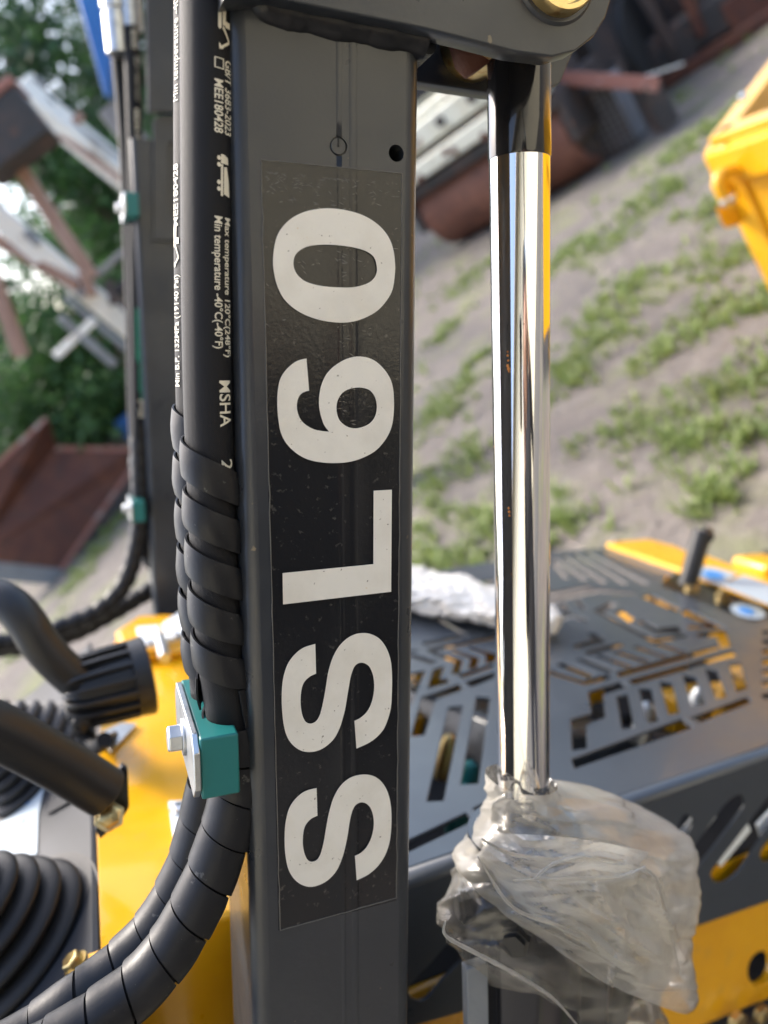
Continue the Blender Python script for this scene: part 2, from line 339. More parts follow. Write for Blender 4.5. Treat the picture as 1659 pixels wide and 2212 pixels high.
#@@BACK
# ------------------------------------------------------------------ the compact loader
A_H = loc(on_n(880, 1878, .15))[1]                       # height of the engine deck in the loader frame
base = O + Nv * .55 + Cv * .25; base.z = 0
LD = empty('compact_loader', base, 'charcoal and yellow compact loader with white SSL60 lettering on its near lift arm', 'loader')
# ---- lift arm: rounded square tube with a raised mill seam, holes cut through its face
def arm_profile():
    c0, c1, n0, n1, r = -.0535, .0475, 0., .092, .0095; pts = []
    for (cx, cy, a0) in ((c0 + r, n0 + r, 180), (c1 - r, n0 + r, 270), (c1 - r, n1 - r, 0), (c0 + r, n1 - r, 90)):
        for k in range(7):
            a = math.radians(a0 + 15 * k); pts.append((cx + r * math.cos(a), cy + r * math.sin(a)))
        if a0 == 180: pts += [(.0005, 0), (.0013, -.00022), (.0026, -.00026), (.0034, -.00005), (.0072, -.00005), (.008, -.00026), (.0104, -.0003), (.0116, 0)]
    return pts
def make_arm(holes):
    pr = arm_profile(); b = MB(); lv = [-.95 + .05 * i for i in range(27)]
    for a in lv: b.v += [m(c, a, n) for c, n in pr]
    k = len(pr)
    for j in range(len(lv) - 1): b.f += [(j * k + i, j * k + (i + 1) % k, (j + 1) * k + (i + 1) % k, (j + 1) * k + i) for i in range(k)]
    b.f += [tuple(range(k)), tuple((len(lv) - 1) * k + i for i in range(k))]
    arm = b.build('lift_arm', 'charcoal', LD, sharp=50, flat=(Nv, Cv))
    for (x, y, rad, dep) in holes:
        p = on_n(x, y, 0); cc = MB().lathe(p - Nv * .003, Nv, [(0, rad), (dep, rad)], 28).build('cut', 'charcoal_dark', LD)
        md = arm.modifiers.new('hole', 'BOOLEAN'); md.object = cc; md.operation = 'DIFFERENCE'; md.solver = 'EXACT'
        me = bpy.data.meshes.new_from_object(arm.evaluated_get(bpy.context.evaluated_depsgraph_get())); arm.modifiers.clear(); arm.data = me
        bpy.data.objects.remove(cc)
    for pl in arm.data.polygons:
        if max(abs(pl.normal.dot(Nv)), abs(pl.normal.dot(Cv))) > .9999: pl.use_smooth = False
    return arm
arm = make_arm([(856, 331, .0042, .03), (731, 316, .00465, .0042)])
pc = on_n(731, 316, 0)
MB().lathe(pc + Nv * .003, -Nv, [(0, .0041), (.0026, .0041), (.0031, .0037)], 28).build('hole_plug', 'charcoal', arm)
MB().bar(pc - A * .0003 - Nv * .0003, pc + A * .0041 - Nv * .0003, .0008, .0006).build('paint_drip', 'charcoal_dark', arm)
# black sticker, its dusty rim, and the five letters
dq = [on_n(x, y, 0) for x, y in ((563.5, 345), (868, 375), (856, 1939), (605, 2009))]; dl = [loc(p)[:2] for p in dq]
cs = [dl[0][0], -.03, -.02, -.01, .0004, .0008, .0013, .0026, .0033, .0037, .0066, .0072, .008, .0104, .0112, .0118, .02, .03, dl[1][0]]
def seamn(c):
    q = [(-1, 0), (.0005, 0), (.0013, -.00022), (.0026, -.00026), (.0034, -.00005), (.0072, -.00005), (.008, -.00026), (.0104, -.0003), (.0116, 0), (1, 0)]
    return float(np.interp(c, [x for x, _ in q], [y for _, y in q])) - .00018
b = MB(); na = 60
for i in range(na + 1):
    for c in cs: b.v.append(m(c, dl[3][1] + (dl[0][1] - dl[3][1]) * i / na, seamn(c)))
b.f = [(i * len(cs) + j, i * len(cs) + j + 1, (i + 1) * len(cs) + j + 1, (i + 1) * len(cs) + j) for i in range(na) for j in range(len(cs) - 1)]
b.build('black_sticker', 'film', arm, sharp=60)
b = MB()
for i in range(4):
    p, q = Vector(dl[i]), Vector(dl[(i + 1) % 4]); nseg = 46 if i % 2 else 16; pts = []
    for k in range(nseg + 1):
        t = k / nseg; c = p.lerp(q, t); j = .0006 * noise.noise((t * 40, i * 9, 2)); pts.append(m(c.x + (j if i % 2 else 0), c.y + (0 if i % 2 else j), -.0003))
    b.tube(pts, [.00028 + .00022 * abs(noise.noise((k * .7, i, 5))) for k in range(nseg + 1)], 6)
b.build('sticker_edge', 'edge', arm)
fl = MB()                                                 # flaking edge of the film near its top and along the seam
for _ in range(300):
    u = random.random() ** 2.2; x = random.uniform(575, 862); y = 372 + u * 330 + (x - 570) * .09
    if noise.noise((x * .012, y * .02, 31)) < .05 and y > 420: continue
    if random.random() < .25: x = random.choice([737, 742, 765]) + random.gauss(0, 4); y = random.uniform(380, 960)
    c, a, n = loc(on_n(x, y, 0)); ln = random.uniform(.0006, .0022); an = random.uniform(-.9, .5); wd = random.uniform(.00015, .00045)
    d = Cv * math.cos(an) + A * math.sin(an); e = Cv * -math.sin(an) + A * math.cos(an); p = m(c, a, seamn(c) - .00008)
    fl.add([p - d * ln, p + e * wd, p + d * ln, p - e * wd], [(0, 1, 2, 3)])
o = fl.build('sticker_flakes', 'edge', arm, smooth=False); o['kind'] = 'stuff'
z1, z2, z3, z4, z5 = (zm(1000, oy, 800) for oy in (500, 1300, 1900, 2500, 2900))
L0o = [(190,1130),(205,990),(245,880),(330,785),(440,725),(560,697),(680,692),(820,712),(950,755),(1060,825),(1140,915),(1185,1020),(1202,1140),(1200,1250),(1180,1370),(1130,1460),(1050,1545),(940,1605),(830,1635),(720,1638),(600,1622),(480,1585),(370,1525),(280,1440),(225,1330),(200,1230)]
L0i = [(360,1140),(375,1080),(420,1035),(490,1005),(580,994),(680,994),(780,1003),(880,1020),(970,1050),(1030,1100),(1052,1180),(1045,1240),(1005,1295),(930,1330),(840,1347),(740,1347),(630,1340),(530,1322),(450,1292),(395,1245),(368,1195)]
L6o = [(468,278),(490,545),(450,555),(415,580),(395,620),(388,670),(395,725),(420,785),(465,830),(530,865),(600,880),(655,884),(615,830),(590,760),(575,690),(572,630),(580,550),(600,475),(640,400),(700,340),(780,290),(870,263),(960,267),(1040,300),(1110,365),(1160,440),(1185,520),(1193,610),(1192,720),(1175,840),(1130,940),(1050,1035),(950,1095),(840,1132),(720,1145),(600,1140),(480,1115),(380,1060),(300,980),(255,890),(235,780),(226,660),(230,550),(250,450),(300,370),(370,310),(420,288)]
L6i = [(717,690),(725,630),(755,575),(800,540),(860,522),(930,520),(990,540),(1030,585),(1050,650),(1048,720),(1025,780),(980,825),(920,850),(860,857),(800,840),(750,800),(725,750)]
LL = [(1025,130),(1176,122),(1170,968),(274,1073),(270,814),(1023,739)]
LS1 = [(541,157),(548,403),(500,425),(455,465),(430,520),(420,600),(422,680),(435,750),(460,800),(500,818),(545,800),(575,755),(595,690),(612,610),(628,520),(645,410),(665,330),(695,250),(740,175),(800,115),(870,77),(945,66),(1010,78),(1075,115),(1125,180),(1158,260),(1173,340),(1178,440),(1176,560),(1170,670),(1150,760),(1110,860),(1050,930),(980,980),(883,1024),(866,795),(915,770),(965,725),(1000,665),(1022,590),(1030,510),(1025,440),(1010,385),(985,340),(945,315),(905,315),(870,338),(848,385),(832,440),(820,510),(805,600),(790,690),(770,770),(745,850),(705,930),(650,990),(580,1035),(500,1053),(420,1040),(350,990),(305,920),(280,830),(268,730),(263,620),(267,500),(285,400),(320,310),(380,235),(450,185)]
LS2 = [(552,523),(559,752),(510,775),(470,815),(447,865),(438,940),(440,1010),(455,1075),(480,1120),(515,1134),(555,1118),(580,1080),(600,1020),(615,950),(630,860),(648,760),(665,690),(690,610),(735,525),(790,465),(860,425),(945,410),(1020,422),(1080,460),(1125,520),(1155,600),(1170,690),(1173,790),(1168,890),(1155,980),(1120,1080),(1060,1170),(980,1240),(885,1288),(870,1085),(920,1060),(965,1015),(1000,950),(1020,880),(1027,815),(1020,745),(1000,690),(970,655),(930,641),(890,652),(860,685),(840,740),(825,810),(810,910),(790,1010),(765,1100),(725,1195),(670,1265),(600,1315),(510,1342),(430,1325),(365,1275),(320,1200),(298,1110),(288,1010),(288,880),(300,780),(325,690),(370,620),(430,565),(490,537)]
def face2(pts): return [loc(on_n(x, y, -.0012))[:2] for x, y in pts]
for nm, lps in (('letter', [(z5(LS2), (0, 1, 33, 34))]), ('letter', [(z4(LS1), (0, 1, 34, 35))]), ('letter', [(z3(LL), range(6))]), ('digit', [(z2(L6o), (0, 1, 11)), (z2(L6i), ())]), ('digit', [(z1(L0o), ()), (z1(L0i), ())])):
    plate(nm, [face2(outline(p, s)) if len(p) > 6 else face2(p) for p, s in lps], m(0, 0, -.0012), Cv, A, .00012, 'letter', arm, smooth=False)
# ---- lug plates, weld bead, pin at the head of the arm
lug = [(480, 4), (563, -6), (700, 22), (905, 63), (1000, 86), (1110, 115), (1190, 125), (1240, 112), (1280, 80), (1305, 38), (1320, -12), (1332, -120), (1300, -240), (1200, -330), (480, -420)]
l2 = [loc(on_n(x, y, -.012))[:2] for x, y in lug]
plate('lug_plate', [l2], m(0, 0, -.0003), Cv, A, .0135, 'charcoal', LD, bevel=.0009)
l3 = [loc(on_n(x, y, .0835))[:2] for x, y in [(700, 148), (860, 170), (915, 179), (1060, 201), (1150, 205), (1210, 180), (1235, 120), (1235, -150), (700, -250)]]
plate('lug_plate', [l3], m(0, 0, .097), Cv, A, .0135, 'charcoal', LD, bevel=.0009)
bead = [on_n(x, y, .0032) for x, y in spline([(556, -14), (580, 18), (640, 36), (720, 53), (800, 68), (880, 82), (915, 92)], 10)]
bead = [Vector(p) for p in bead]; bv = MB()
nb = len(bead); bv.tube(bead, [.0090 + .0010 * noise.noise((i * .15, 1, 2)) + .0003 * noise.noise((i * .5, 5, 2)) for i in range(nb)], 18); bv.build('weld_bead', 'charcoal_dark', arm, sharp=80)
bead2 = [m(.0515, loc(on_n(908, 92, 0))[1], .002 + i * .001) for i in range(30)]
MB().tube(bead2, [.0042 + .0006 * noise.noise((i * .8, 4, 2)) for i in range(30)], 12).build('weld_bead', 'charcoal_dark', arm, sharp=80)
pc = on_n(1199, -54, -.0135)
MB().lathe(pc + Nv * .004, -Nv, [(0, .0242), (.0045, .0242), (.006, .0228), (.006, .021)], 48).build('pin_boss', 'charcoal', LD)
MB().lathe(pc + Nv * .11, -Nv, [(0, .0205), (.1175, .0208), (.1195, .0195), (.1195, .0172), (.116, .0158), (.1155, .0)], 48).build('pivot_pin', 'gold', LD)
# ---- hydraulic cylinder: rod, painted sleeve, barrel
NR = .046
p1, p2 = on_n(1122, 345, NR), on_n(1131, 1690, NR); ax = (p2 - p1).normalized(); RR = .0186
cyl = MB().lathe(p1, ax, [(0, RR), (.62, RR)], 64).build('cylinder_rod', 'chrome', LD)
b = MB()
for x, y, sz in ((1097, 760, 1.), (1097, 768, 1.3), (1098, 779, 1.1), (1097, 790, 1.6), (1099, 797, 1.9), (1100, 803, 1.), (1099, 1098, 1.2), (1100, 1106, 1.5), (1101, 1114, 1.1), (1068, 965, .8), (1132, 700, .6), (1105, 1240, .6), (1140, 640, .5)):
    r_ = ray(x, y); t_ = [q for q in np.linspace(.38, .56, 900)]; dd = [((CAM + r_ * q - p1) - ax * (CAM + r_ * q - p1).dot(ax)).length - RR for q in t_]; k = next((i for i, q in enumerate(dd) if q < 0), None)
    if k is None: continue
    p = CAM + r_ * t_[k]; nn = ((p - p1) - ax * (p - p1).dot(ax)).normalized(); b.lathe(p - nn * .0003, nn, [(0, .00075 * sz), (.0005, .0006 * sz), (.00065, 0)], 7)
o = b.build('rust_pits', 'rust_pit', cyl); o['kind'] = 'stuff'
b = MB()

for i, h in enumerate([.0] * 1):
    prof = [(-.064, RR + .0005), (-.02, RR + .0006), (-.0012, RR + .0006), (.0, RR + .0003)]
    b.lathe(p1, ax, prof, 64)
b.build('rod_collar', 'black_gloss', LD)
b = MB(); ring = p1 - ax * .066
b.tube([ring + (Cv * math.cos(t) + Nv * math.sin(t)) * (RR - .001 + .0016 * noise.noise((t * 3, 1, 1))) + ax * .0035 * noise.noise((t * 2.2, 4, 4)) for t in [2 * math.pi * i / 60 for i in range(61)]], [.0048 + .0016 * noise.noise((i * .9, 3, 3)) for i in range(61)], 12, cap=False); b.build('rod_weld', 'black_gloss', LD, sharp=80)
eye = on_n(1150, -30, NR)
MB().lathe(eye - Nv * .033, Nv, [(0, .034), (.066, .034)], 48).build('rod_eye', 'black_gloss', LD, bevel=.002)
b = MB().lathe(on_n(1030, 118, .06), (A - Cv * .6), [(-.008, .012), (.0, .015), (.012, .013), (.02, .006)], 20); b.build('rusty_weld_lump', 'rust', LD, sharp=80)
g0 = on_n(1133, 1790, NR)
gl = MB().lathe(g0, ax, [(-.012, .026), (0, .036), (.0, .0415), (.016, .0415), (.016, .039), (.024, .039), (.024, .0425), (.042, .0425), (.042, .0445), (.50, .0445)], 56).build('cylinder_barrel', 'black_gloss', LD, sharp=40)
b = MB()
for k in range(6):
    t = k * math.pi / 3 + .35; d = -Nv * math.cos(t) + Cv * math.sin(t); MB().lathe(g0 + ax * .058 + d * .0435, d, [(0, .011), (.006, .011), (.006, .0085), (.009, .0085)], 6).build('gland_bolt', 'satin', LD)
pp = g0 + ax * .10 + Cv * .035 - Nv * .015
MB().box(pp + ax * .02, Cv * .016, ax * .04, Nv * .02).build('port_block', 'satin', LD, bevel=.003)
MB().tube([Vector(q) for q in spline([g0 + ax * .09 + Cv * .056 - Nv * .02, g0 + ax * .13 + Cv * .075 - Nv * .02, g0 + ax * .22 + Cv * .078, g0 + ax * .36 + Cv * .07], 6)], .010, 14).build('oil_pipe', 'satin', LD)
MB().box(g0 + ax * .20 - Cv * .053 - Nv * .02, Cv * .0085, ax * .12, Nv * .004).build('barrel_strap', 'greysteel', LD, bevel=.001)
# ---- hoses
class Path:
    def __init__(s, pts, per=14):
        s.p = spline(pts, per); s.d = [0]
        for i in range(1, len(s.p)): s.d.append(s.d[-1] + (s.p[i] - s.p[i - 1]).length)
        s.fr = frames(s.p); s.L = s.d[-1]
    def at(s, d, phi, r):                                # phi: 0 faces the photographer, + to the right when going down
        d = min(max(d, 0), s.L - 1e-6); i = int(np.searchsorted(s.d, d, side='right')) - 1; i = min(i, len(s.p) - 2)
        t = (d - s.d[i]) / (s.d[i + 1] - s.d[i]); x = s.fr[i][0].lerp(s.fr[i + 1][0], t); y = s.fr[i][1].lerp(s.fr[i + 1][1], t)
        return s.p[i].lerp(s.p[i + 1], t) + (x * math.cos(phi) - y * math.sin(phi)) * r
    def near(s, y):                                      # arc length where the path crosses picture row y
        best = min(range(len(s.p)), key=lambda i: abs(CY - F_PX * (s.p[i] - CAM).dot(UP) / (s.p[i] - CAM).dot(FW) - y)); return s.d[best]
def hose_tube(name, P, r, material, parent, seg=28, label=None):
    b = MB(); b.tube(P.p, r, seg); n = len(P.p); o = b.build(name, material, parent, label=label); me = o.data
    uv = me.uv_layers.new(name='UVMap'); 
    for pl in me.polygons:
        for li in pl.loop_indices:
            vi = me.loops[li].vertex_index; i, k = divmod(vi, seg); kk = k
            ks = [me.loops[l].vertex_index % seg for l in pl.loop_indices]
            if len(ks) == 4 and max(ks) == seg - 1 and min(ks) == 0 and k == 0: kk = seg
            uv.data[li].uv = (kk / seg * 2 * math.pi * r, P.d[min(i, n - 1)])
    return o
def wrap(P, s0, s1, pitch, width, r, bulge, cone, parent, phi0=0., th=.0011, seg=36, hand=1, material='wrap', skew=0.):
    us = [-.5, -.44, -.28, -.08, .12, .32, .45, .5]; b = MB(); turns = (s1 - s0) / pitch; n = int(turns * seg); k = len(us) * 2
    for i in range(n + 1):
        th_ = 2 * math.pi * i / seg; sc_ = s0 + pitch * i / seg + skew * math.sin(phi0 + th_); w_ = width * (1 + .06 * noise.noise((sc_ * 60, 3, 9)))
        rr = [r + bulge * (1 - (2 * u) ** 2) + cone * (u + .5) + .0006 * noise.noise((sc_ * 90, u * 2, 4)) for u in us]
        b.v += [P.at(sc_ + u * w_, (phi0 + th_) * hand, q) for u, q in zip(us, rr)] + [P.at(sc_ + u * w_, (phi0 + th_) * hand, q - th) for u, q in zip(us[::-1], rr[::-1])]
    for i in range(n): b.f += [(i * k + j, i * k + (j + 1) % k, (i + 1) * k + (j + 1) % k, (i + 1) * k + j) for j in range(k)]
    b.f += [tuple(range(k)), tuple(n * k + j for j in range(k))]
    return b.build('spiral_wrap', material, parent, sharp=50)
def hose_text(P, body, y0, y1, xoff, R, parent, size_px, up=False, bold=0., depth=.41):
    size = size_px * depth / F_PX / .60; me = text_mesh(body, size, bold)
    x0 = min(v.co.x for v in me.vertices); x1 = max(v.co.x for v in me.vertices); s0, s1 = P.near(y0), P.near(y1); o0 = origin(parent)
    for v in me.vertices:
        t = (v.co.x - x0) / (x1 - x0)
        if not up: s = s0 + (s1 - s0) * t; phi = xoff + (v.co.y - size * .36) / R
        else: s = s1 + (s0 - s1) * t; phi = xoff - (v.co.y - size * .36) / R
        v.co = P.at(s, phi, R + .00035) - o0
    me.update(); return finish('hose_lettering', me, 'print', parent, smooth=False)
def hose_shape(P, polys, y0, y1, phi0, R, parent, h_px=30, depth=.40):       # flat pictogram bent onto the hose; polygons in a 0..1 box
    s0, s1 = P.near(y0), P.near(y1); h = h_px * depth / F_PX; b = MB()
    bm = bmesh.new()
    for pl in polys:
        f = bm.faces.new([bm.verts.new((x, y, 0)) for x, y in pl])
    bmesh.ops.triangulate(bm, faces=bm.faces)
    for _ in range(2): bmesh.ops.subdivide_edges(bm, edges=[e for e in bm.edges if e.calc_length() > .15], cuts=1); bmesh.ops.triangulate(bm, faces=bm.faces)
    bm.verts.index_update()
    b.add([P.at(s0 + (s1 - s0) * v.co.x, phi0 + (v.co.y - .5) * h / R, R + .0004) for v in bm.verts], [tuple(v.index for v in f.verts) for f in bm.faces]); bm.free()
    return b.build('hose_pictogram', 'print', parent, smooth=False)
HR = .0128
H1 = Path([on_n(x, y, n) for x, y, n in ((446, -160, .012), (447, 0, .012), (447, 300, .012), (447, 600, .012), (450, 850, .013), (455, 1000, .014), (463, 1200, .015), (474, 1380, .016), (488, 1500, .017), (505, 1600, .018), (514, 1680, .018), (505, 1735, .017), (488, 1795, .015), (456, 1888, .012), (421, 1962, .009), (374, 2042, .006), (311, 2119, .002), (222, 2192, -.002), (120, 2258, -.006), (-20, 2335, -.01))])
H2 = Path([on_n(x, y, n) for x, y, n in ((430, -160, .048), (430, 0, .048), (428, 300, .048), (428, 600, .048), (430, 850, .048), (434, 1000, .049), (440, 1200, .05), (449, 1380, .05), (459, 1500, .05), (464, 1600, .05), (456, 1690, .05), (443, 1760, .049), (420, 1845, .047), (386, 1926, .044), (343, 1998, .04), (288, 2063, .036), (216, 2126, .03), (158, 2168, .025), (60, 2245, .02), (-80, 2320, .015))])
h1 = hose_tube('hydraulic_hose', H1, HR, 'weave', LD); h2 = hose_tube('hydraulic_hose', H2, HR, 'weave', LD)
sA, sB, sC = H1.near(905), H1.near(1530), H1.near(1520)
wrap(H1, H1.near(948), H1.near(1500), .0262, .0180, HR + .0022, .0007, .0005, h1, phi0=math.pi / 2, skew=.0034)
wrap(H1, H1.near(1512), H1.L, .0242, .0226, HR + .0020, .0003, .0010, h1, phi0=.4)
wrap(H2, H2.near(880), H2.near(1480), .0262, .0215, HR + .0022, .0009, .0002, h2, phi0=1., skew=.0034)
wrap(H2, H2.near(1690), H2.L, .0242, .0228, HR + .0020, .0003, .0010, h2, phi0=2.)
b = MB(); st = [H1.near(1720) + i * .004 for i in range(70)]
for i in range(len(st) - 1):
    for j in range(4):
        f0, f1 = 1.0 + j * .2, 1.2 + j * .2; b.add([H1.at(st[i], f0, HR + .0004), H1.at(st[i], f1, HR + .0004), H1.at(st[i + 1], f1, HR + .0004), H1.at(st[i + 1], f0, HR + .0004)], [(0, 1, 2, 3)])
b.build('hose_label', 'tape', h1)
hose_text(H1, 'GB/T 3683-2023', 151, 299, math.radians(42), HR, h1, 15, bold=.0001)
hose_text(H1, 'MEE180428', 178, 296, math.radians(17.5), HR, h1, 15, bold=.00012)
hose_text(H1, 'MA', 154, 172, math.radians(17.5), HR, h1, 14, bold=.0)
hose_text(H1, 'Max temperature 120\u00b0C(248\u00b0F)', 469, 763, math.radians(42), HR, h1, 13, bold=.0001)
hose_text(H1, 'Min temperature -40\u00b0C(-40\u00b0F)', 466, 750, math.radians(17.5), HR, h1, 14, bold=.0001)
hose_text(H1, 'MSHA', 825, 921, math.radians(33), HR, h1, 24, bold=.00012)
hose_text(H1, '21', 986, 1022, math.radians(33), HR, h1, 24, bold=.00012)
hose_text(H1, '-40\u00b0F)', -50, 16, math.radians(42), HR, h1, 15); hose_text(H1, '(-40\u00b0F)', -60, 8, math.radians(20), HR, h1, 15)
fr = [[(0, 0), (1, 0), (1, .12), (0, .12)], [(0, .88), (1, .88), (1, 1), (0, 1)], [(0, .12), (.09, .12), (.09, .88), (0, .88)], [(.91, .12), (1, .12), (1, .88), (.91, .88)]]
hose_shape(H1, fr, 150, 176, math.radians(17.5), HR, h1, 20)
digger = [[(.02, .02), (.5, .02), (.55, .12), (.5, .26), (.02, .26), (-.02, .14)], [(.0, .33), (.42, .33), (.42, .55), (.0, .62)], [(.30, .55), (.46, .55), (.46, .95), (.30, .95)], [(.42, .4), (.75, .9), (.82, .84), (.50, .33)], [(.75, .9), (.84, .9), (1.0, .35), (.93, .33)], [(.93, .4), (1.02, .4), (1.05, .1), (.88, .08), (.95, .25)]]
hose_shape(H1, digger, 36, 116, math.radians(30), HR, h1, 30)
def disc(cx, cy, rx, ry, n=14): return [(cx + rx * math.cos(2 * math.pi * i / n), cy + ry * math.sin(2 * math.pi * i / n)) for i in range(n)]
truck = [[(.0, .25), (.22, .25), (.22, .85), (.06, .8), (.0, .5)], [(.24, .25), (1, .25), (1, .42), (.24, .42)], [(.3, .48), (.95, .48), (1.0, .98), (.62, .9), (.28, .72)]] + [disc(x, .12, .055, .13) for x in (.1, .26, .68, .84)]
hose_shape(H1, truck, 334, 432, math.radians(30), HR, h1, 31)
hose_text(H2, 'Min B.P. 132MPa (19140 Psi)', 604, 832, math.radians(-70), HR, h2, 15, up=True, bold=.0001, depth=.44)
hose_text(H2, 'MEE180428', 366, 490, math.radians(-70), HR, h2, 15, up=True, bold=.0001, depth=.44)
hose_text(H2, 'Min temperature -40\u00b0C(-40\u00b0F)', -90, 225, math.radians(-70), HR, h2, 15, up=True, depth=.44)
hose_shape(H2, digger, 500, 585, math.radians(-68), HR, h2, 24)
# ---- hose clamp on the near arm (plate, hex bolt, teal block), copied for the far hoses
def make_clamp():
    cpl = loc(on_n(433, 1640, -.010)); c0 = cpl[0]; a1 = loc(on_n(433, 1597, -.010))[1]; a0 = loc(on_n(433, 1738, -.010))[1]; am = (a0 + a1) / 2; hh = (a1 - a0) / 2
    clamp = bpy.data.objects.new('hose_clamp', None); clamp.location = m(c0, am, .034) - base; clamp.empty_display_size = .02; link(clamp, LD)
    e = .008; n0, n1 = -.010, .080
    poly = [(n0 + e, a0), (n1 - e, a0), (n1, a0 + e), (n1, a1 - e), (n1 - e, a1), (n0 + e, a1), (n0, a1 - e), (n0, a0 + e)]
    MB().prism([m(c0 - .0035, a, n) for n, a in poly], Cv * .0035).build('clamp_plate', 'zinc', clamp, bevel=.0006)
    bk = MB(); w_ = .0205; N_ = 40; hh2 = hh - .001
    top = [(0, n0 + .002)]
    prof = [(0., n0 + .002), (w_, n0 + .002)]
    for cn in (.0175, .05):                              # half-round seats for the two hoses
        for k in range(13):
            t = math.pi * k / 12; prof.append((w_ - .0125 * math.sin(t), cn - .0135 * math.cos(t)))
    prof += [(w_, n1 - .002), (0., n1 - .002)]
    bk.prism([m(c0 + .0002 + c, am - hh2, n) for c, n in prof], A * hh2 * 2); bk.build('clamp_block', 'teal', clamp, bevel=.0012, sharp=40)
    bo = MB().lathe(m(c0 - .0035, am, .034), -Cv, [(0, .0105), (.0016, .0105), (.0016, .0088)], 24); bo.build('washer', 'zinc', clamp, bevel=.0003)
    bo = MB().lathe(m(c0 - .0051, am, .034), -Cv, [(0, .0082), (.0070, .0082), (.0080, .0070), (.0080, 0)], 6, x=A); bo.build('hex_bolt', 'zinc', clamp, bevel=.0005)
    return clamp
clamp = make_clamp()
# ---- far arm with its hoses, fittings and clamps
NF = 1.0
cf = loc(on_n(322, 1106, NF))[0]
farm = make_arm([]); farm.location = Nv * NF + Cv * (cf + .0535) + A * .10
q = [on_n(*p, NF - .01) for p in ((312, -80), (470, -80), (470, 250), (318, 246))]
MB().prism(q, -Nv * .012).build('lug_plate', 'charcoal', LD, bevel=.002)
q = [loc(on_n(x, y, NF - .002))[:2] for x, y in ((330, 262), (345, 252), (470, 252), (470, 520), (330, 520))]
qi = [loc(on_n(x, y, NF - .002))[:2] for x, y in outline([(362, 330), (366, 312), (378, 308), (430, 308), (430, 470), (378, 470), (366, 466), (362, 450)], (), 3)]
plate('stiffener_plate', [q, qi], m(0, 0, NF), Cv, A, .008, 'charcoal', LD, bevel=.001)
G1 = Path([on_n(x, y, NF + .02) for x, y in ((283, 60), (291, 300), (296, 600), (300, 900), (303, 1080), (297, 1170), (270, 1260), (215, 1318), (140, 1352), (60, 1378), (-60, 1400))])
G2 = Path([on_n(x, y, NF + .06) for x, y in ((255, 100), (272, 300), (284, 600), (292, 900), (306, 1080), (318, 1190), (350, 1240), (332, 1268), (285, 1300), (225, 1335), (160, 1368), (80, 1392), (-60, 1405))])
g1 = hose_tube('hydraulic_hose', G1, HR, 'rubber', LD, 16); g2 = hose_tube('hydraulic_hose', G2, HR, 'rubber', LD, 16)
wrap(G1, G1.near(930), G1.L, .026, .0225, HR + .002, .0012, .0008, g1, seg=20)
wrap(G2, G2.near(980), G2.L, .026, .0225, HR + .002, .0012, .0008, g2, seg=20)
for y0, y1, f0, f1 in ((672, 778, .2, 1.35), (790, 840, .5, 1.2), (846, 862, .7, 1.1)):
    b = MB(); ss = np.linspace(G1.near(y0), G1.near(y1), 12); ff = np.linspace(f0 - .5, f1 - .3, 6)
    for i in range(11):
        for j in range(5): b.add([G1.at(s, f, HR + .0006) for s, f in ((ss[i], ff[j]), (ss[i], ff[j + 1]), (ss[i + 1], ff[j + 1]), (ss[i + 1], ff[j]))], [(0, 1, 2, 3)])
    b.build('hose_label', 'tape', g1)
hose_text(G1, 'MEE180428', 68, 108, .3, HR, g1, 9, depth=1.3, bold=.0002); hose_text(G1, 'GB/T 3683-2023', 120, 225, .45, HR, g1, 5, depth=1.3); hose_text(G1, 'MSHA IC-341', 245, 330, .3, HR, g1, 7, depth=1.3, bold=.0002); hose_text(G1, 'PSI', 868, 900, .3, HR, g1, 9, depth=1.3, bold=.0002)
for (x0, y0, x1, y1) in ((270, -90, 284, 64), (240, -60, 256, 118)):
    p, q = on_n(x0, y0, NF + .03), on_n(x1, y1, NF + .03); d = (q - p).normalized(); L = (q - p).length
    MB().lathe(p, d, [(0, .012), (L * .25, .012), (L * .25, .021), (L * .45, .021), (L * .45, .0155), (L * .5, .0155), (L * .5, .0195), (L, .0185)], 24).build('hose_fitting', 'zinc', LD, bevel=.001)
for (x, y) in ((268, 450), (283, 1098)):
    c2 = clamp.copy(); link(c2, LD); c2.location = on_n(x, y, NF + .005) - base
    for ch in list(clamp.children):
        c3 = ch.copy(); link(c3, c2)
